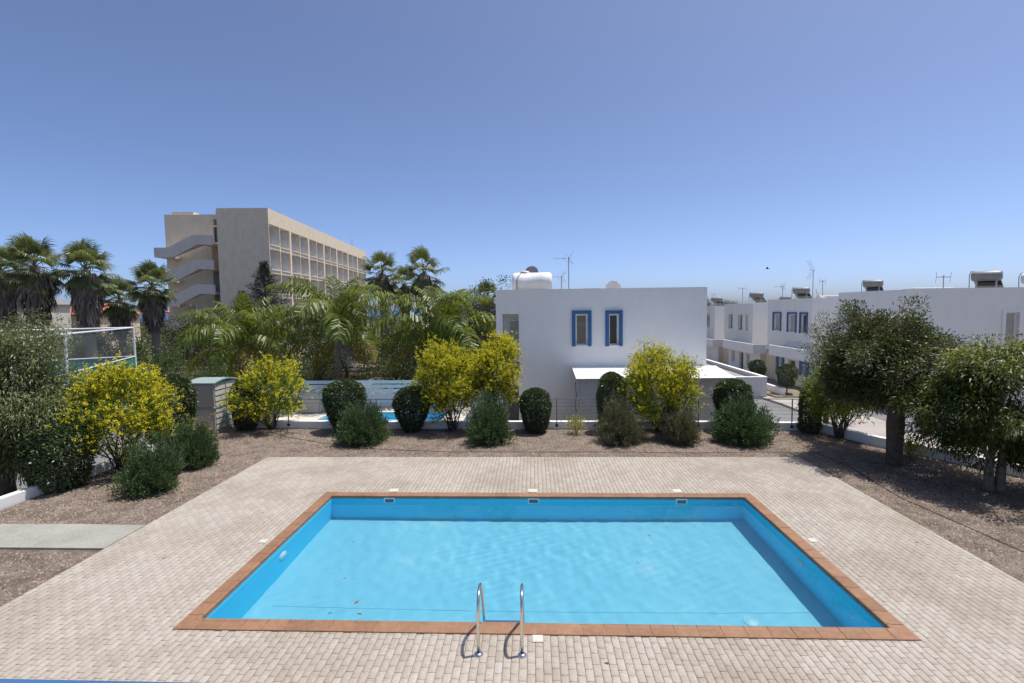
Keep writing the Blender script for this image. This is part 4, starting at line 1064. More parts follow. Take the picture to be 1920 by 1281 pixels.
def solar_tank(label, loc, rz, s=1.0, mat='tank_metal', panel=True, r=.27, ln=1.15):
    t = thing('solar_water_heater', label, 'water heater', loc, rz, 'roof water heaters', s)
    pr = [(0.001, -ln / 2 - .06), (r * .6, -ln / 2 - .05), (r * .92, -ln / 2 - .015), (r, -ln / 2 + .02), (r, ln / 2 - .02), (r * .92, ln / 2 + .015), (r * .6, ln / 2 + .05), (.001, ln / 2 + .06)]
    MB().lathe(pr, 28).build('tank', mat, t, smooth=True, loc=(0, 0, .72), rot=(0, R(90), 0))
    b = MB()
    for x in (-.4, .4):
        b.tube([(x, .15, 0), (x, .15, .5)], .022, 5); b.tube([(x, -.18, 0), (x, -.15, .5)], .022, 5); b.tube([(x, -.15, .5), (x, .15, .5)], .022, 5)
    b.tube([(-.4, .15, .3), (.4, .15, .3)], .02, 5)
    b.build('stand', 'galv', t)
    MB().tube([(-ln / 2 + .1, -.0, .98), (-ln / 2 - .05, -.02, 1.0), (-ln / 2 - .12, -.05, .8), (-ln / 2 - .1, -.1, .1)], .016, 6).build('pipe', 'black', t)
    if panel:
        p = MB(); w2 = .55
        p.add([(-w2, .2, .55), (w2, .2, .55), (w2, 1.6, .05), (-w2, 1.6, .05), (-w2, .2, .48), (w2, .2, .48), (w2, 1.6, -.02), (-w2, 1.6, -.02)], [(0, 1, 2, 3), (7, 6, 5, 4), (0, 4, 5, 1), (1, 5, 6, 2), (2, 6, 7, 3), (3, 7, 4, 0)])
        p.build('collector', 'solar', t)
    return t
# on the cubic house
tk = thing('water_tank', 'big white plastic water tank lying on the cubic house roof', 'water tank', (-.03, 24.0, HT - .35))
MB().lathe([(.001, -.95), (.33, -.945), (.43, -.90), (.47, -.80), (.475, -.4), (.465, -.38), (.465, .38), (.475, .4), (.47, .80), (.43, .90), (.33, .945), (.001, .95)], 32).build('tank', 'white_plastic', tk, smooth=True, loc=(0, 0, .75), rot=(0, R(90), 0))
MB().lathe([(.22, 0), (.22, .06), (.19, .09), (.001, .09)], 20, (-.35, 0, 1.2)).build('cap', 'white_plastic', tk, smooth=True)
MB().tube([(-.3, -.1, 1.26), (-.5, -.25, 1.2), (-.66, -.42, 1.0), (-.72, -.49, .8), (-.70, -.47, .35)], .014, 6).build('pipe', 'black', tk)
for x in (-.5, .5): MB().box(x - .08, -.4, 0, x + .08, .4, .32).build('cradle', 'galv', tk)
dish('grey satellite dish behind the white tank on the cubic house', (-.03, 25.3, HT - .35), .33, R(-10), R(22), 'dish_grey', 1.30)
dish('pale round satellite dish at the parapet of the cubic house', (3.83, 24.2, HT - .35), .36, R(10), R(35), 'white_plastic', .42)
antenna('tall antenna right of the white tank on the cubic house', (1.73, 24.3, HT - .35), 1.95, 0)
antenna('short antenna close to the white tank on the cubic house', (1.47, 25.8, HT - .35), 1.22, 0, .3, .95)
rh = thing('roof_hatch', 'thin white roof hatch slab on the cubic house roof', 'roof hatch', (2.75, 24.2, HT - .35))
MB().box(-.4, -.4, 0, .4, .4, .38).build('curb', 'white', rh); MB().box(-.42, -.42, .38, .42, .42, .43).build('lid', 'white_plastic', rh)
# on the row houses
solar_tank('silver solar water heater on a stand at the right end of the nearest row roof', (24.1, 27.8, 5.05), R(-48), .98)
solar_tank('white water tank cut by the right edge of the picture on the nearest row roof', (26.75, 27.8, 4.85), R(-48), 1.05, 'white_plastic', False)
solar_tank('silver solar water heater at the left end of the nearest row roof', (19.95, 30.4, 4.98), R(-40), .78)
solar_tank('silver solar water heater on the roof of the blue window house', (20.75, 39.8, 4.78), R(-40), .92)
solar_tank('silver water heater on the roof behind the blue window house', (21.3, 48.8, 4.62), R(-40), .95)
solar_tank('silver water heater on the farthest row roof', (20.9, 58.0, 4.35), R(-40), .95)
solar_tank('silver water heater half behind the roof edge beside the forked antenna', (22.7, 46.2, 4.2), R(-75), .9)
dish('white satellite dish tilted up on the roof of the blue window house', (20.35, 36.9, 4.47), .42, R(120), R(25), 'white_plastic', .55)
sb = thing('roof_skylight', 'white boxed skylight behind the white dish on the blue window house', 'skylight', (21.2, 36.8, 4.47))
MB().box(-.5, -.4, 0, .7, .4, .42).build('curb', 'white', sb); MB().box(-.55, -.45, .42, .75, .45, .52).build('lid', 'white_plastic', sb, bevel=.04)
sb = thing('roof_skylight', 'low white skylight on the nearest row roof behind the tree', 'skylight', (21.6, 28.6, 4.77))
MB().box(-.9, -.4, 0, 1.1, .4, .33).build('curb', 'white', sb); MB().box(-.95, -.45, .33, 1.15, .45, .42).build('lid', 'white_plastic', sb, bevel=.04)
antenna('tall antenna with a wide V reflector above the white dish', (20.1, 37.0, 4.47), 2.35, 2, .2, 1.0)
antenna('antenna with a tilted boom right of the V reflector', (21.0, 37.4, 4.47), 1.65, 1, .5, 1.0)
antenna('H shaped antenna standing on the nearest row roof', (20.95, 26.6, 4.77), 1.0, 1, 0, 1.0)
antenna('thin antenna with a dark crossbar far down the row roofs', (21.3, 52.0, 4.2), 1.8, 1, 0, 1.1)
antenna('forked antenna beside the half hidden water heater', (22.6, 46.5, 4.2), 1.7, 0, .2, 1.1)
antenna('small antenna above the farthest silver water heater', (20.7, 58.5, 4.0), 2.2, 1, .2, .8)

# bird in the sky
bd = MB().add([(-.16, 0, 0), (-.05, .03, .03), (.08, .025, .03), (.15, 0, .01), (.08, -.025, .03), (-.05, -.03, .03), (0, 0, -.04), (.0, .03, .03), (.02, .22, .10), (-.07, .34, .03), (-.06, .12, .06), (.02, -.22, .10), (-.07, -.34, .03), (-.06, -.12, .06), (-.26, .03, .0), (-.26, -.03, .0)],
     [(0, 1, 6), (1, 2, 6), (2, 3, 6), (3, 4, 6), (4, 5, 6), (5, 0, 6), (1, 5, 4, 2), (0, 5, 1), (2, 4, 3), (2, 8, 10, 1), (8, 9, 10), (4, 5, 13, 11), (11, 13, 12), (0, 14, 15)])
tag(bd.build('bird', 'dark_metal', loc=(18.24, 40.0, 7.17), rot=(0.2, 0.1, 2.6)), 'small dark bird flying in the clear sky above the row houses', 'bird')

# ================================================================ PLANTS
def lumpy(r, n=7, amp=.16):
    """direction -> radius factor, so that no crown is a smooth ball"""
    ds = rdir(r, n); am = r.uniform(-amp, amp, n); fq = r.uniform(1.5, 4.0, n); ph = r.uniform(0, 6.28, n)
    def f(d):
        s = np.ones(len(d))
        for i in range(n): s += am[i] * np.sin(fq[i] * (d @ ds[i]) * 2 + ph[i])
        return s
    return f

def stems(ends, base_pts, r0, r1, seed, sides=6, wob=.06):
    rr_ = random.Random(seed); m = MB()
    for e, b in zip(ends, base_pts):
        b = Vector(b); e = Vector(e); L_ = (e - b).length; p = []
        for k in range(6):
            t_ = k / 5; q = b.lerp(e, t_); q.z = b.z + (e.z - b.z) * (t_ ** .85)
            if 0 < k < 5: q += Vector((rr_.uniform(-1, 1), rr_.uniform(-1, 1), rr_.uniform(-.5, .5))) * wob * L_ * .5
            p.append(q)
        m.tube(p, [r0 + (r1 - r0) * k / 5 for k in range(6)], sides, cap=False)
    return m

def topiary_mesh(seed, w, h, n=13000, mat='l_topiary', lo=.55, z0=.0, lf=.058):
    L_ = Leaves(seed); r = L_.r; lum = lumpy(r, 11, .06)
    t = r.uniform(0, 1, n) ** .85
    prof = np.interp(t, [0, .12, .35, .62, .8, .92, 1.0], [lo * .8, lo + .12, .86, 1.0, .93, .70, .12])
    a = r.uniform(0, 2 * math.pi, n); d = np.stack([np.cos(a), np.sin(a), (t - .5) * 1.2], 1)
    rad = w / 2 * prof * lum(unit(d)) * (1 - np.abs(r.normal(0, .11, n))) * np.where(r.uniform(0, 1, n) < .04, r.uniform(1.04, 1.14, n), 1.0)
    P = np.stack([rad * np.cos(a), rad * np.sin(a), z0 + t * (h - z0)], 1)
    k = n // 4                                            # the crown's flat top
    rt = np.sqrt(r.uniform(0, 1, k)) * w / 2 * .82; at = r.uniform(0, 6.28, k)
    zt = h - (rt / (w / 2)) ** 2.4 * h * .20
    P2 = np.stack([rt * np.cos(at), rt * np.sin(at), zt - np.abs(r.normal(0, .03, k))], 1)
    P = np.concatenate([P, P2])
    out = unit(P - np.array([0, 0, h * .5])); D = unit(out * .6 + r.normal(size=P.shape) * .75); N = unit(out + r.normal(size=P.shape) * .6)
    L_.add(P, D, N, r.uniform(.7, 1.3, len(P)) * lf, r.uniform(.5, .75, len(P)) * lf, .1)
    return L_.mesh('foliage', mat)
def stem_mesh(h, r0, spread, n, seed):
    rr_ = random.Random(seed)
    return stems([(rr_.uniform(-spread, spread), rr_.uniform(-spread, spread), h) for _ in range(n)], [(rr_.uniform(-.05, .05), rr_.uniform(-.05, .05), -.05) for _ in range(n)], r0, r0 * .4, seed).mesh('stem', 'bark_dark', True)
tm = [topiary_mesh(i + 1, 1.1, 1.55, lo=(.55, .7, .5, .45, .6, .75, .6, .8)[i]) for i in range(8)]
tstem = stem_mesh(1.2, .035, .12, 4, 3)
TOP = 'clipped shrubs along the garden wall'
for i, (x, y, w, h, v, lb) in enumerate((
        (-12.15, 15.95, 1.60, 2.3, 0, 'rounded clipped dark shrub behind the left pair of junipers'),
        (-10.75, 18.02, .95, 1.85, 1, 'narrow clipped dark shrub just right of the storage shed'),
        (-6.88, 17.75, 1.45, 1.85, 2, 'wide domed clipped shrub behind the leftmost back juniper'),
        (-4.40, 17.65, 1.18, 1.62, 0, 'tapered clipped shrub in front of the small blue pool'),
        (0.06, 17.50, 1.10, 1.55, 1, 'barrel shaped clipped shrub standing alone before the white facade'),
        (2.72, 17.55, .98, 2.08, 2, 'upright glossy clipped shrub left of the single yellow shrub'),
        (6.95, 17.60, 1.32, 1.80, 0, 'domed clipped shrub behind the rightmost juniper'),
        (9.46, 17.35, .76, 1.62, 1, 'slim columnar clipped shrub at the right end of the railing'))):
    t = thing('clipped_shrub', lb, 'shrub', (x, y, GZ), i * 1.3, TOP)
    link_mesh('foliage', tm[i], t, s=(w / 1.1, w / 1.1, h / 1.55)); link_mesh('stem', tstem, t)
t = thing('loose_shrub', 'dark glossy shrub under the left tree by the white wall', 'shrub', (-12.0, 11.9, GZ))
link_mesh('foliage', topiary_mesh(14, 1.45, 1.75, 11000, 'l_topiary', .6, 0, .07), t); link_mesh('stem', tstem, t)

def juniper_mesh(seed, mat, n=430, per=58):
    """unit bush: about 1 m radius, 1 m high, feathery sprays"""
    L_ = Leaves(seed); r = L_.r; lum = lumpy(r, 8, .12)
    el = np.arcsin(r.uniform(-.08, .98, n)); a = r.uniform(0, 2 * math.pi, n)
    d = np.stack([np.cos(el) * np.cos(a), np.cos(el) * np.sin(a), np.sin(el)], 1)
    ln = lum(d) * r.uniform(.80, 1.10, n)
    for i in range(n):
        s = r.uniform(.35, 1.0, per); s = np.sort(s)
        tip = d[i] * ln[i]; c = np.array([0, 0, .10]) + s[:, None] * tip
        c[:, 2] += (s - .5).clip(0) ** 2 * .45 * (1 - d[i, 2]); c[:, 2] = np.maximum(c[:, 2], .02)
        rad = .075 * (1.15 - s) + .02
        P = c + r.normal(size=(per, 3)) * rad[:, None]
        D = unit(tip[None] * .9 + np.array([0, 0, .35]) + r.normal(size=(per, 3)) * .45)
        L_.add(P, D, rdir(r, per), r.uniform(.05, .10, per), r.uniform(.018, .034, per), 0)
    return L_.mesh('foliage', mat)
jm = [juniper_mesh(20 + i, 'l_juniper') for i in range(3)]
jd = [juniper_mesh(30 + i, 'l_juniper_dry') for i in range(2)]
jst = stem_mesh(.5, .03, .25, 6, 9)
for i, (x, y, w, h, me, lb) in enumerate((
        (-9.42, 11.72, 1.38, 1.12, jm[0], 'round dark green juniper nearest the concrete path at the left'),
        (-9.62, 13.62, 1.08, 1.22, jm[1], 'dark green juniper in front of the storage shed'),
        (-5.66, 16.2, 1.72, 1.28, jm[2], 'wide spiky green juniper in front of the domed shrub'),
        (-1.48, 16.2, 1.60, 1.32, jm[0], 'bushy green juniper in front of the pair of yellow shrubs'),
        (2.80, 16.20, 1.50, 1.22, jd[0], 'brownish dry juniper left of the single yellow shrub'),
        (4.76, 16.15, 1.26, 1.0, jd[1], 'smallest brown tinged juniper in front of the single yellow shrub'),
        (6.68, 16.2, 1.85, 1.32, jm[1], 'large spreading juniper at the right end of the back row'))):
    t = thing('juniper_bush', lb, 'bush', (x, y, GZ), i * 2.1, 'junipers in the gravel')
    link_mesh('foliage', me, t, s=(w / 2.0, w / 2.0, h / 1.05)); link_mesh('stem', jst, t)

def flower_shrub(label, x, y, w, h, seed, z_lo=.32, nclump=70, yellow=1.0, bl='blossom', lean=(0, 0), group='yellow flowering shrubs'):
    t = thing('flowering_shrub', label, 'shrub', (x, y, GZ), 0, group)
    L_ = Leaves(seed); B = Leaves(seed + 500); r = L_.r; lum = lumpy(r, 8, .17)
    d = rdir(r, nclump); d[:, 2] = d[:, 2] * .95 + .08; d = unit(d)
    rad = r.uniform(.45, 1.0, nclump) ** .6 * lum(d) * .9
    zc = h * (z_lo + 1) / 2; rz = h * (1 - z_lo) / 2
    C = d * rad[:, None] * np.array([w / 2, w / 2, rz]) + np.array([lean[0], lean[1], zc])
    for c, dd, q in zip(C, d, rad):
        n = 120; P = c + np.clip(r.normal(size=(n, 3)), -2, 2) * np.array([.14, .14, .15]) * (w / 2.4) ** .5
        D = unit(dd * .5 + np.array([0, 0, .35]) + r.normal(size=(n, 3)) * .6)
        L_.add(P, D, rdir(r, n), r.uniform(.06, .12, n), r.uniform(.024, .042, n), .05)
        up = (c[2] - h * z_lo) / (h * (1 - z_lo))
        ns = int(r.uniform(12, 28) * yellow * (.25 + 1.0 * max(0, up)) * (0.4 + q))
        for _ in range(ns):                           # short blossom spikes
            s0 = c + r.normal(size=3) * .17 * (w / 2.4) ** .5 + dd * .08; ax = unit(dd * .6 + np.array([0, 0, .6]) + r.normal(size=3) * .4)
            k = 11; s = r.uniform(0, 1, k)[:, None]
            P = s0 + ax * s * .11 + r.normal(size=(k, 3)) * .018
            B.add(P, rdir(r, k), rdir(r, k), r.uniform(.028, .052, k), r.uniform(.026, .042, k), 0)
    link_mesh('foliage', L_.mesh('foliage', 'l_shrub'), t); link_mesh('blossom', B.mesh('blossom', bl), t)
    low = C[np.argsort(C[:, 2])][::max(1, nclump // 18)]
    rr_ = random.Random(seed)
    stems([tuple(c) for c in low], [(rr_.uniform(-.16, .16) * w / 2.4, rr_.uniform(-.10, .10), -.05) for _ in low], .022, .006, seed).build('stem', 'bark_dark', t, smooth=True)
    return t
flower_shrub('big yellow flowering shrub leaning over the left white wall', -11.55, 13.3, 2.7, 2.75, 40, .16, 125, .9)
flower_shrub('yellow flowering shrub just right of the storage shed and the narrow clipped shrub', -9.75, 18.0, 2.3, 2.55, 41, .12, 95, .70)
flower_shrub('left one of the pair of yellow shrubs before the white house corner', -2.95, 17.75, 2.05, 3.02, 42, .13, 110, 1.1, lean=(-.15, 0))
flower_shrub('right one of the pair of yellow shrubs before the white house corner', -1.45, 17.95, 1.95, 3.10, 43, .26, 90, 1.1)
flower_shrub('single yellow flowering shrub in front of the corrugated awning', 4.42, 17.55, 2.6, 2.85, 44, .08, 125, .85, bl='blossom')
flower_shrub('lime yellow shrub beneath the bottle tree at the garden corner', 10.0, 16.6, 2.5, 2.45, 45, .22, 85, .30, 'blossom_pale')

def small_plant(label, x, y, w, h, seed, mat):
    t = thing('small_plant', label, 'plant', (x, y, GZ))
    L_ = Leaves(seed); r = L_.r; n = 700
    P = r.normal(size=(n, 3)) * np.array([w * .26, w * .26, h * .22]) + np.array([0, 0, h * .58]); P[:, 2] = np.clip(P[:, 2], .03, h)
    L_.add(P, unit(P + r.normal(size=(n, 3)) * .3), rdir(r, n), r.uniform(.04, .08, n), r.uniform(.025, .045, n))
    link_mesh('foliage', L_.mesh('foliage', mat), t); stems([(r.uniform(-w, w) * .3, r.uniform(-w, w) * .3, h * .6) for _ in range(7)], [(0, 0, -.03)] * 7, .008, .004, seed).build('stem', 'bark_dark', t)
small_plant('small yellow green variegated plant in front of the wire railing', 1.45, 17.25, .65, .62, 50, 'l_varieg')
small_plant('pale yellow variegated plant between the shed and the left junipers', -10.9, 15.3, 1.0, 1.05, 51, 'l_varieg')
small_plant('tiny pale plant beside the bottle tree trunk', 10.75, 14.55, .5, .5, 52, 'l_varieg')

def crown_mesh(seed, centers, per, cr, L0, W0, mat, droop=.15, hang=0.0, up=.2, flat=1.0):
    L_ = Leaves(seed); r = L_.r; C = np.asarray(centers); k = len(C)
    c0 = C.mean(0)
    idx = np.repeat(np.arange(k), per); n = len(idx)
    o = np.clip(r.normal(size=(n, 3)), -1.7, 1.7) * cr; o[:, 2] *= flat
    P = C[idx] + o; out = unit(C[idx] - c0)
    D = unit(out * .4 + unit(o) * .6 + np.array([0, 0, up - hang]) + r.normal(size=(n, 3)) * .45)
    N = unit(np.array([0, 0, 1.0]) + out * .5 + r.normal(size=(n, 3)) * .5)
    L_.add(P, D, N, r.uniform(.7, 1.25, n) * L0, r.uniform(.75, 1.2, n) * W0, droop)
    return L_.mesh('crown', mat)
def clumps(seed, c, rad, n, lo=.45, amp=.16, zcut=None):
    r = np.random.default_rng(seed); lum = lumpy(r, 9, amp); d = rdir(r, n)
    q = r.uniform(lo, 1.0, n) ** .7 * lum(d)
    C = np.asarray(c) + d * q[:, None] * np.asarray(rad)
    if zcut is not None: C = C[C[:, 2] > zcut]
    return C
def tree(name, label, loc, trunk_h, r0, C, mats, seed, per, cr, L0, W0, bark='bark', group=None, trunk=None, hang=0., droop=.15, up=.2, fork=None, nlimb=22, cat='tree', flat=1.0):
    t = thing(name, label, cat, loc, 0, group)
    fork = fork or (0, 0, trunk_h)
    m = MB()
    if trunk is None: m.tube([(0, 0, -.1), (fork[0] * .3, fork[1] * .3, trunk_h * .5), fork], [r0 * 1.25, r0, r0 * .8], 10, cap=False)
    else: trunk(m)
    m.build('trunk', bark, t, smooth=True)
    sel = C[:: max(1, len(C) // nlimb)]
    stems([tuple(c) for c in sel], [fork] * len(sel), r0 * .38, r0 * .06, seed, 6, .10).build('limbs', bark, t, smooth=True)
    link_mesh('crown', crown_mesh(seed, C, per, cr, L0, W0, mats, droop, hang, up, flat), t)
    return t
# bottle tree
Cb = np.concatenate([clumps(60, (.22, .6, 2.72), (1.72, 1.4, 1.32), 145, .55, .18), clumps(61, (-.55, .75, 2.1), (1.0, .8, .6), 34), clumps(62, (.15, .5, 3.55), (.9, .7, .45), 20)])
def bottle(m): m.lathe([(.25, -.1), (.215, .05), (.188, .35), (.20, .8), (.212, 1.1), (.185, 1.45), (.13, 1.8), (.13, 2.1), (.08, 2.6)], 18)
bt = tree('bottle_tree', 'bottle tree with swollen grey trunk and dense grey green crown at the right', (9.85, 13.9, GZ), 2.1, .2, Cb, 'l_bottle', 63, 260, .17, .10, .036, trunk=bottle, bark='bark_dark', nlimb=36)
Cr = Cb[(Cb[:, 2] > 3.3) & (np.arange(len(Cb)) % 3 == 0)]
tag(link_mesh('red_shoots', crown_mesh(64, Cr + np.array([0, 0, .12]), 40, .17, .10, .034, 'l_red'), bt), kind='stuff')
# two drooping trees at the right edge
def two_stem(m):
    m.tube([(-.09, 0, -.1), (-.12, .0, .5), (-.02, .05, 1.0), (.05, .05, 1.9)], [.12, .085, .07, .05], 10, cap=False); m.tube([(.10, -.03, -.1), (.13, -.03, .5), (.2, 0, 1.1), (.45, .1, 2.0)], [.12, .09, .07, .045], 10, cap=False)
    m.tube([(-.1, 0, .7), (-.35, -.1, 1.0), (-.7, -.1, 1.5)], [.06, .045, .03], 8, cap=False)
Cf = clumps(70, (.15, 0, 2.15), (1.66, 1.5, 1.40), 165, .5, .2)
f1 = tree('drooping_tree', 'drooping tree with forked trunk and yellow green tips at the right edge', (10.75, 11.95, GZ), 1.4, .12, Cf, 'l_fern', 71, 230, .16, .12, .032, hang=.25, droop=.25, up=0, trunk=two_stem, bark='bark', fork=(.1, .03, 1.3), nlimb=30)
tag(link_mesh('fresh_tips', crown_mesh(72, Cf[Cf[:, 2] > 2.75] + np.array([0, 0, .15]), 34, .16, .13, .034, 'l_fern_tip', .45, .3, 0), f1), kind='stuff')
Cg = clumps(73, (0, 0, 2.0), (1.75, 1.5, 1.35), 150, .45, .17)
f2 = tree('drooping_tree', 'yellow green branches reaching in from a tree beyond the right edge', (13.6, 10.9, GZ), 1.2, .12, Cg, 'l_fern', 74, 190, .19, .11, .03, hang=.25, droop=.25, up=0, bark='bark_dark', nlimb=24)
tag(link_mesh('fresh_tips', crown_mesh(75, Cg[::2], 30, .2, .13, .034, 'l_fern_tip', .45, .3, 0), f2), kind='stuff')
Cg2 = clumps(76, (0, 0, 2.1), (1.6, 1.5, 1.3), 110, .45, .17)
tree('drooping_tree', 'tree standing outside the right edge whose shade falls on the gravel', (12.6, 7.9, GZ), 1.2, .12, Cg2, 'l_fern', 77, 130, .2, .15, .038, hang=.5, droop=.5, up=0, bark='bark_dark', nlimb=20)
# left tree
Cl = np.concatenate([clumps(80, (-.35, 0, 2.35), (2.15, 1.9, 2.05), 260, .45, .17, .45), clumps(81, (1.35, -.1, 1.3), (.75, .8, 1.0), 60, .4, .2, .4)])
tree('pepper_tree', 'drooping olive green tree filling the left edge behind the white wall', (-13.95, 12.35, -1.2), 2.4, .2, Cl + np.array([0, 0, 1.15]), 'l_pepper', 82, 190, .20, .11, .03, hang=.35, droop=.3, up=0, fork=(0, 0, 2.7), bark='bark_dark', nlimb=30)
# blue-grey shrub tree beyond the corner
Cq = clumps(85, (0, 0, 2.9), (1.05, .95, 1.75), 110, .4, .2)
tree('bluegrey_tree', 'blue grey feathery tree behind the slim columnar shrub', (11.1, 19.3, -1.2), 2.0, .1, Cq, 'l_blue', 86, 130, .15, .10, .018, up=.5, bark='bark_dark', droop=0)

# lollipop trees by the row houses
def ball_tree(label, x, y, r_, hz, seed):
    t = thing('ball_tree', label, 'tree', (x, y, gz(y) + .12), 0, 'clipped ball trees by the row houses')
    b0 = hz - r_ * 1.25
    link_mesh('crown', topiary_mesh(seed, 2 * r_, 2.4 * r_, 8000, 'l_topiary', .62, 0, .06), t, (0, 0, b0))
    MB().tube([(0, 0, -.2), (.01, 0, b0 + .3)], [.045, .035], 8).build('trunk', 'bark_dark', t)
ball_tree('clipped ball tree beside the pavement, the nearer and larger of two', 15.45, 31.0, .56, 1.28, 90)
ball_tree('clipped ball tree behind the outbuilding parapet, the farther of two', 15.95, 36.2, .54, 1.20, 91)
link_mesh('plant_bed', MB().box(-1, -1, -.3, 1.4, 1.6, 0).mesh('plant_bed', 'earth'), None, (15.3, 31, -1.06)); tag(bpy.data.objects['plant_bed'], kind='structure')

# ---------------------------------------------------------------- feather palms
def feather_frond(seed, L_, e0, drop, mat, n=54, tilt=0.0):
    r = np.random.default_rng(seed); k = 24; s = np.linspace(0, 1, k)
    ang = e0 - drop * s ** 1.35
    dx = np.cos(ang) * L_ / (k - 1); dz = np.sin(ang) * L_ / (k - 1)
    X = np.concatenate([[0], np.cumsum(dx[:-1])]); Z = np.concatenate([[0], np.cumsum(dz[:-1])]); Yb = tilt * s ** 2
    m = MB().tube(list(zip(X, Yb, Z)), [.032 * (1 - .85 * q) + .004 for q in s], 5, cap=False)
    V = []
    for sd in (-1, 1):
        u = np.linspace(.14, .995, n) + r.uniform(-.004, .004, n)
        px, pz, py = np.interp(u, s, X), np.interp(u, s, Z), np.interp(u, s, Yb); a = np.interp(u, s, ang)
        T = np.stack([np.cos(a), np.zeros(n), np.sin(a)], 1); Nn = np.stack([-np.sin(a), np.zeros(n), np.cos(a)], 1); S = np.array([0, 1.0, 0]) * sd
        ln = 1.12 * np.sin(np.clip((u - .05) / .98, 0, 1) * math.pi) ** .55 * r.uniform(.8, 1.1, n) * (L_ / 3.6)
        D = unit(S * .85 + T * r.uniform(.35, .75, n)[:, None] + Nn * r.normal(.15, .20, n)[:, None])
        D2 = unit(D * .75 + np.array([0, 0, -1.0]) * r.uniform(.6, 1.1, n)[:, None]); D3 = unit(D2 * .4 + np.array([0, 0, -1.0]) * r.uniform(.9, 1.3, n)[:, None])
        p0 = np.stack([px, py, pz], 1); p1 = p0 + D * (ln * .4)[:, None]; p2 = p1 + D2 * (ln * .35)[:, None]; p3 = p2 + D3 * (ln * .3)[:, None]
        wd = unit(np.cross(D, Nn + r.normal(size=(n, 3)) * .25)) * .029 * (L_ / 3.6)
        V.append(np.stack([p0 - wd * .5, p0 + wd * .5, p1 + wd, p1 - wd, p2 + wd * .8, p2 - wd * .8, p3], 1))
    V = np.concatenate(V).reshape(-1, 3); nl = len(V) // 7; b0 = len(m.v); m.v.extend(map(tuple, V.tolist()))
    for i in range(nl):
        b = b0 + 7 * i; m.f += [(b, b + 1, b + 2, b + 3), (b + 3, b + 2, b + 4, b + 5), (b + 5, b + 4, b + 6)]
    return m.mesh('frond', mat)
qf = [feather_frond(100 + i, *a) for i, a in enumerate(((3.5, R(84), R(62), 'l_queen'), (4.2, R(72), R(98), 'l_queen'), (4.3, R(58), R(115), 'l_queen'), (4.1, R(42), R(118), 'l_queen'), (3.6, R(22), R(95), 'l_queen'), (3.4, R(0), R(72), 'l_queen_old'), (2.9, R(-35), R(45), 'l_queen_old')))]
qdead = feather_frond(120, 2.6, R(-10), R(80), 'skirt', 40)
def feather_palm(label, loc, crown_z, seed, lean=(0, 0), counts=(2, 4, 5, 5, 4, 3, 1), s=1.0, dead=True):
    t = thing('feather_palm', label, 'palm tree', loc, 0, 'feather palms beyond the garden'); rr_ = random.Random(seed)
    cz = crown_z - loc[2]
    MB().tube([(0, 0, -.1), (lean[0] * .3, lean[1] * .3, cz * .4), (lean[0], lean[1], cz - .9), (lean[0], lean[1], cz - .3), (lean[0], lean[1], cz + .25)], [.24, .17, .16, .20, .09], 12, cap=False).build('trunk', 'bark', t, smooth=True)
    k = 0
    for v, c in enumerate(counts):
        a0 = rr_.uniform(0, 6.28)
        for i in range(c):
            a = a0 + i * 2 * math.pi / c + rr_.uniform(-.3, .3); q = rr_.uniform(.88, 1.08) * s
            o = link_mesh('frond', qf[v], t, (lean[0] + .10 * math.cos(a), lean[1] + .10 * math.sin(a), cz + .12 - .05 * v), (rr_.uniform(-.25, .25), rr_.uniform(-.12, .12), a), (q, q, q)); k += 1
    if dead: link_mesh('dead_frond', qdead, t, (lean[0] + .15, lean[1] - .1, cz - .35), (0, 0, R(-48)))
    return t
feather_palm('feather palm with arching fronds behind the white slat fence, trunk showing', (-11.95, 30.0, gz(30)), 3.05, 5, counts=(4, 5, 5, 4, 3, 3, 1), s=1.14)
feather_palm('feather palm on the far left side of the car park, left of the other two', (-19.2, 32.0, gz(32)), 2.15, 6, counts=(3, 5, 5, 4, 3, 3, 1), s=1.1, dead=False)
feather_palm('feather palm with tall upright fronds behind the pair of yellow shrubs', (-5.4, 29.6, gz(29.6)), 2.45, 7, counts=(5, 5, 5, 4, 3, 3, 1), s=1.16)

# ---------------------------------------------------------------- fan palms
def fan_leaf(seed, mat):
    """stalk along +x, fan blade at its end"""
    r = np.random.default_rng(seed); m = MB().tube([(0, 0, 0), (.5, 0, .06), (1.0, 0, .02)], [.03, .02, .015], 4, cap=False); n = 30
    for i in range(n):
        a = R(-118 + 236 * i / (n - 1)); ln = (.92 - .18 * abs(a) / R(118)) * r.uniform(.88, 1.08); fold = .10 * ((i % 2) * 2 - 1) * .5
        d = Vector((math.cos(a), math.sin(a), .18 - .25 * abs(math.sin(a)))); d.normalize(); sd_ = Vector((-math.sin(a), math.cos(a), fold * 2)); w_ = .040
        c = Vector((1.0, 0, .02)); p1 = c + d * ln * .45; p2 = c + d * ln * .78 - Vector((0, 0, .06 * ln)); p3 = c + d * ln * r.uniform(.92, 1.0) - Vector((0, 0, r.uniform(.2, .5) * ln))
        m.add([c, p1 + sd_ * w_, p1 - sd_ * w_, p2 + sd_ * w_ * .7, p2 - sd_ * w_ * .7, p3], [(0, 1, 2), (1, 3, 4, 2), (3, 5, 4)])
    return m.mesh('fan_leaf', mat)
fl = [fan_leaf(130 + i, 'l_fan') for i in range(4)]; fld = fan_leaf(140, 'skirt')
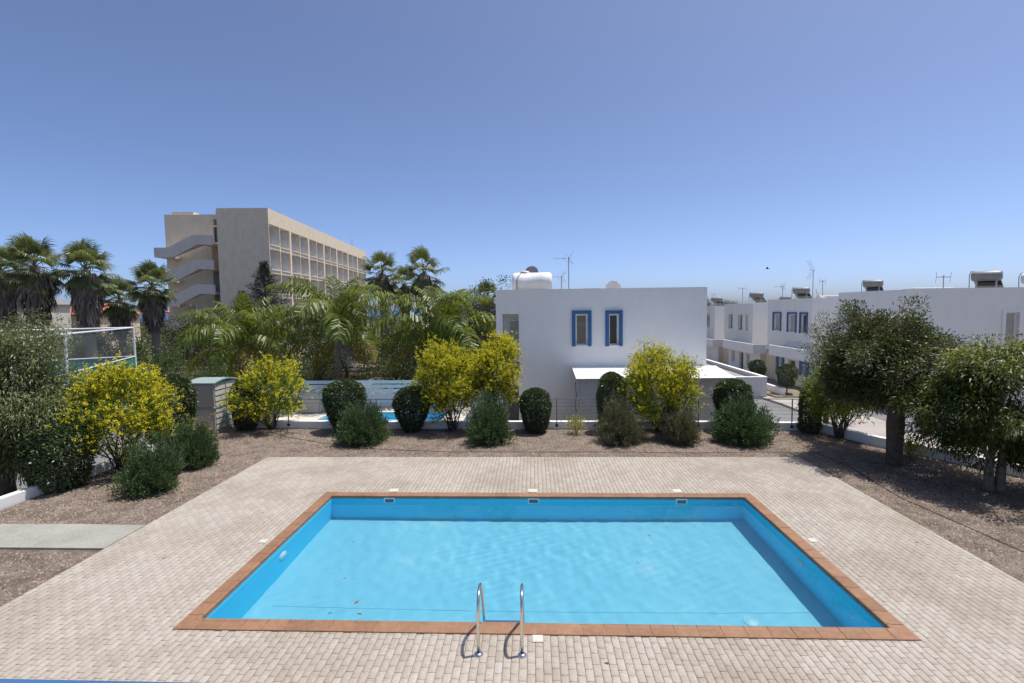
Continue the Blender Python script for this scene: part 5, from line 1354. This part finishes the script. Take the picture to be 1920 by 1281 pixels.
def fan_palm(label, loc, top, seed, skirt=2.5, sw=.85, s=1.0, n=34):
    t = thing('fan_palm', label, 'palm tree', loc, 0, 'fan palms'); rr_ = random.Random(seed); H_ = top - loc[2] - 1.35 * s
    MB().tube([(0, 0, -.2), (.05, 0, H_ * .5), (0, 0, H_)], [.34 * s, .26 * s, .24 * s], 12, cap=False).build('trunk', 'bark', t, smooth=True)
    L_ = Leaves(seed); r = L_.r; k = 900
    z = H_ - .1 - r.uniform(0, 1, k) * skirt; a = r.uniform(0, 6.28, k)
    rad = np.interp((H_ - z) / skirt, [0, .15, .6, 1.0], [.35, sw, sw * .85, sw * .42]) * r.uniform(.7, 1.05, k) * s
    P = np.stack([rad * np.cos(a), rad * np.sin(a), z], 1)
    L_.add(P, np.stack([np.cos(a) * .12, np.sin(a) * .12, -np.ones(k)], 1) + r.normal(size=(k, 3)) * .12, np.stack([np.cos(a), np.sin(a), np.zeros(k)], 1), r.uniform(.6, 1.2, k) * s, r.uniform(.07, .16, k) * s, 0)
    link_mesh('dead_skirt', L_.mesh('dead_skirt', 'skirt'), t)
    for i in range(n):
        f = i / (n - 1); el = R(82 - 135 * f ** .9 + rr_.uniform(-9, 9)); a = i * 2.39996 + rr_.uniform(-.25, .25); q = rr_.uniform(.85, 1.12) * s
        link_mesh('fan_leaf', fl[i % 4], t, (0, 0, H_ + .1 - .25 * f), (rr_.uniform(-.3, .3), -el, a), (q, q, q))
    for i in range(7):
        a = rr_.uniform(0, 6.28); link_mesh('dead_leaf', fld, t, (0, 0, H_ - .3), (0, R(rr_.uniform(48, 72)), a), (s, s, s))
fan_palm('tall fan palm with thick dead skirt nearest the left edge', (-37.0, 36.0, gz(36)), 9.6, 150, 3.4, .8, 1.25, 28)
fan_palm('fan palm cut by the left picture edge beside the tallest left palm', (-41.3, 37.5, gz(37)), 9.4, 157, 3.2, .8, 1.2, 28)
fan_palm('tall fan palm with thick skirt between the orange roofed house and the small palm', (-33.1, 36.0, gz(36)), 9.2, 151, 3.4, .8, 1.2, 28)
fan_palm('short fan palm between the two taller ones at the left', (-36.6, 43.0, gz(43)), 7.0, 152, 2.3, .7, 1.1, 28)
fan_palm('fan palm standing left of the hotel stairs', (-31.2, 40.0, gz(40)), 8.0, 153, 2.8, .7, 1.12, 28)
fan_palm('slim fan palm right of the hotel, left one of the centre three', (-15.7, 52.0, gz(52)), 10.0, 154, .9, .4, 1.4, 19)
fan_palm('shortest of the centre three fan palms, with hanging brown skirt', (-14.4, 56.0, gz(56)), 8.8, 155, 2.6, .55, 1.2, 19)
fan_palm('slim fan palm nearest the white house, right one of the centre three', (-10.9, 50.0, gz(50)), 9.9, 156, .9, .4, 1.45, 19)
fan_palm('distant small fan palm just left of the white house roof', (-5.6, 62.0, gz(62)), 7.4, 158, .9, .4, 1.0, 24)

# ---------------------------------------------------------------- conifer
t = thing('conifer', 'dark layered conifer in front of the hotel end wall', 'tree', (-27.2, 50.0, gz(50)))
hC = 9.5 - gz(50); MB().tube([(0, 0, -.2), (0, 0, hC * .95)], [.22, .03], 8, cap=False).build('trunk', 'bark_dark', t, smooth=True)
L_ = Leaves(160); r = L_.r; br = MB()
for i in range(150):
    z = hC * (0.16 + .82 * (i / 150) ** .9); ln = max(.25, (hC - z) * .55 * r.uniform(.6, 1.15)); a = i * 2.4 + r.uniform(-.3, .3); e = .25
    d = np.array([math.cos(a) * math.cos(e), math.sin(a) * math.cos(e), math.sin(e)]); br.tube([(0, 0, z), tuple(d * ln + np.array([0, 0, z]))], [.03, .008], 4, cap=False)
    k = int(45 + 40 * ln); s = r.uniform(.2, 1, k)[:, None]; P = np.array([0, 0, z]) + d * ln * s + r.normal(size=(k, 3)) * .10
    L_.add(P, d + r.normal(size=(k, 3)) * .5 + np.array([0, 0, .3]), rdir(r, k), r.uniform(.14, .28, k), r.uniform(.03, .06, k), .05)
br.build('branches', 'bark_dark', t); link_mesh('crown', L_.mesh('crown', 'l_conifer'), t)
t2 = copy_tree(t); t2.location = (-31.4, 53, gz(53)); t2.scale = (.8, .8, .76); t2['label'] = 'smaller dark conifer left of the tall conifer by the hotel'

# ---------------------------------------------------------------- background trees and bushes
def back_tree(name, label, x, y, rad, zc, n, mat, seed, per=60, leafs=.20, cat='tree', group='trees and bushes beyond the garden'):
    z = gz(y); C = clumps(seed, (0, 0, zc - z), rad, n, .35, .18, .15)
    return tree(name, label, (x, y, z), max(.4, (zc - z) * .55), .16, C, mat, seed + 1, per, .30, leafs, leafs * .42, 'bark_dark', group, cat=cat, nlimb=14)
back_tree('broad_tree', 'broad dark tree directly behind the left side of the white house', -3.5, 41.0, (3.0, 2.2, 3.6), 2.7, 150, 'l_dark', 200, 100)
back_tree('broad_tree', 'dark tree behind the tall upright palm fronds', -7.8, 45.0, (2.6, 2.0, 2.6), 1.9, 100, 'l_dark', 202, 80)
back_tree('broad_tree', 'dark tree under the centre three fan palms', -13.3, 47.0, (3.2, 2, 2.3), .6, 110, 'l_dark', 204, 80)
back_tree('broad_tree', 'olive green tree behind the left feather palm, below the hotel', -21.5, 43.0, (3.4, 2.2, 2.6), 1.2, 120, 'l_dark', 206, 80)
back_tree('broad_tree', 'dark bushy tree in front of the hotel foot', -27.0, 45.0, (4.0, 2.2, 2.4), .6, 130, 'l_dark', 208, 80)
back_tree('broad_tree', 'bushy tree right of the short left fan palm', -33.5, 47.0, (3.2, 2.2, 2.6), 1.2, 110, 'l_dark', 210, 80)
back_tree('broad_tree', 'dark tree behind the sports fence netting', -38.5, 44.0, (4.2, 2.2, 2.5), .8, 130, 'l_mid', 212, 80)
back_tree('broad_tree', 'dark tree at the left edge behind the sports fence', -46.0, 44.0, (4.2, 2.2, 2.8), .8, 130, 'l_dark', 214, 80)
back_tree('broad_tree', 'dense tree hiding the foot of the hotel stairs', -36.5, 56.0, (4.6, 2.5, 2.6), 1.6, 120, 'l_dark', 216, 80, .24)
back_tree('broad_tree', 'wide dark tree hiding the foot of the hotel bays', -22.0, 56.0, (5.5, 2.5, 2.8), 1.4, 140, 'l_dark', 218, 80, .24)
back_tree('broad_tree', 'dark tree filling the gap left of the tallest left palm', -52.0, 48.0, (4.5, 2.5, 3.0), 1.0, 110, 'l_dark', 220, 80, .24)
back_tree('low_bush', 'rounded green bush at the far end of the car park', -24.5, 37.5, (1.9, 1.3, 1.2), -.5, 60, 'l_mid', 222, 80, .15, 'bush')
back_tree('low_bush', 'green bush below the fan palm left of the hotel stairs', -29.5, 38.5, (2.2, 1.5, 1.5), -.1, 70, 'l_mid', 224, 80, .15, 'bush')
back_tree('low_bush', 'green hedge bush inside the sports court', -34.5, 36.5, (2.6, 1.4, 1.5), .0, 80, 'l_mid', 226, 80, .15, 'bush')
back_tree('low_bush', 'grey green bush just behind the left end of the slat fence', -14.2, 31.5, (1.7, 1.0, 1.3), -.1, 60, 'l_pepper', 228, 80, .13, 'bush')
back_tree('low_bush', 'grey green bush behind the middle of the slat fence', -9.0, 32.0, (2.0, 1.0, 1.4), .0, 70, 'l_pepper', 230, 80, .13, 'bush')
back_tree('low_bush', 'dark bush behind the right end of the slat fence', -4.2, 33.0, (2.2, 1.0, 1.9), .4, 80, 'l_dark', 232, 80, .13, 'bush')
back_tree('broad_tree', 'dark tree between the two right feather palms', -9.0, 40.0, (3.4, 1.8, 2.7), .7, 130, 'l_dark', 236, 90)
back_tree('broad_tree', 'dark tree between the two left feather palms', -15.8, 41.5, (3.0, 1.8, 2.9), .7, 120, 'l_dark', 238, 90)
back_tree('low_bush', 'dark bush at the foot of the left feather palm', -16.8, 37.0, (2.2, 1.2, 1.3), -.5, 60, 'l_dark', 234, 80, .14, 'bush')
for i, (x, z, y) in enumerate(((21.5, 3.6, 66), (23.4, 3.6, 70), (25.5, 3.4, 68))):
    back_tree('broad_tree', ('dark tree top between the roof antennas far down the row', 'dark tree top right of the distant roof antennas', 'dark tree top behind the roof of the plain window house')[i], x, y, (1.3, 1.2, 1.7), z, 40, 'l_dark', 240 + 2 * i, 60, .2)
# far scrub that reads as one mass between the palms and the sea
L_ = Leaves(255); r = L_.r
for i in range(260):
    y = r.uniform(62, 300); x = r.uniform(-1.0, .35) * y; rad = r.uniform(1.2, 2.6) * (1 + y / 250); hh = r.uniform(1.6, 3.4) * (1 + y / 300)
    k = 130; d = rdir(r, k); d[:, 2] = np.abs(d[:, 2]); q = r.uniform(.6, 1.05, k)[:, None]
    P = np.array([x, y, gz(y)]) + d * q * np.array([rad, rad, hh])
    L_.add(P, d + r.normal(size=(k, 3)) * .5, d + r.normal(size=(k, 3)) * .4, r.uniform(.5, .9, k), r.uniform(.3, .5, k), .1)
tag(link_mesh('scrub', L_.mesh('scrub', 'l_dark')), 'far dark green scrub between the palms and the sea', 'scrub', kind='stuff')
# creeper by the farthest row house
t = small_plant('drooping green creeper on the farthest row house wall', 19.5, 56.5, 1.4, 1.6, 250, 'l_dark'); 
o = bpy.data.objects['small_plant.003']; o.location = (19.35, 57.3, 1.9)

# leaf litter and fallen petals under the shrubs: too small and too many to count
L_ = Leaves(270); r = L_.r; ctr = np.array([(-11.5, 13.2), (-9.7, 17.7), (-2.9, 17.4), (-1.4, 17.6), (4.4, 17.2), (10.0, 16.2), (9.8, 14.0), (10.8, 12.0), (-9.4, 11.8), (2.8, 16.2), (-5.7, 16.2), (11.3, 9.5)]); n = 5200
P = ctr[r.integers(0, len(ctr), n)] + r.normal(size=(n, 2)) * .75
k_ = in_poly(P, outer) & ~((P[:, 0] > DX0) & (P[:, 0] < DX1) & (P[:, 1] < DY1)); P = np.concatenate([P[k_], np.full((k_.sum(), 1), GZ + .022)], 1); n = len(P)
D_l = r.normal(size=(n, 3)); D_l[:, 2] *= .2
L_.add(P, D_l, np.array([0, 0, 1.0]) + r.normal(size=(n, 3)) * .3, r.uniform(.03, .07, n), r.uniform(.015, .03, n), 0)
tag(link_mesh('leaf_litter', L_.mesh('leaf_litter', 'straw')), 'dry leaf litter and petals scattered on the gravel under the shrubs', 'leaf litter', kind='stuff')

# dry grass strip at the far side of the car park
L_ = Leaves(260); r = L_.r; n = 9000
P = np.stack([r.uniform(-34, -14.5, n), r.uniform(38, 46, n), np.zeros(n)], 1)
P[:, 2] = [gz(y) for y in P[:, 1]]
L_.add(P, np.stack([r.normal(0, .3, n), r.normal(0, .3, n), np.ones(n)], 1), rdir(r, n), r.uniform(.25, .6, n), r.uniform(.03, .06, n), -.0)
tag(link_mesh('dry_grass', L_.mesh('dry_grass', 'straw')), 'dry straw coloured grass at the far side of the car park', 'grass', kind='stuff')
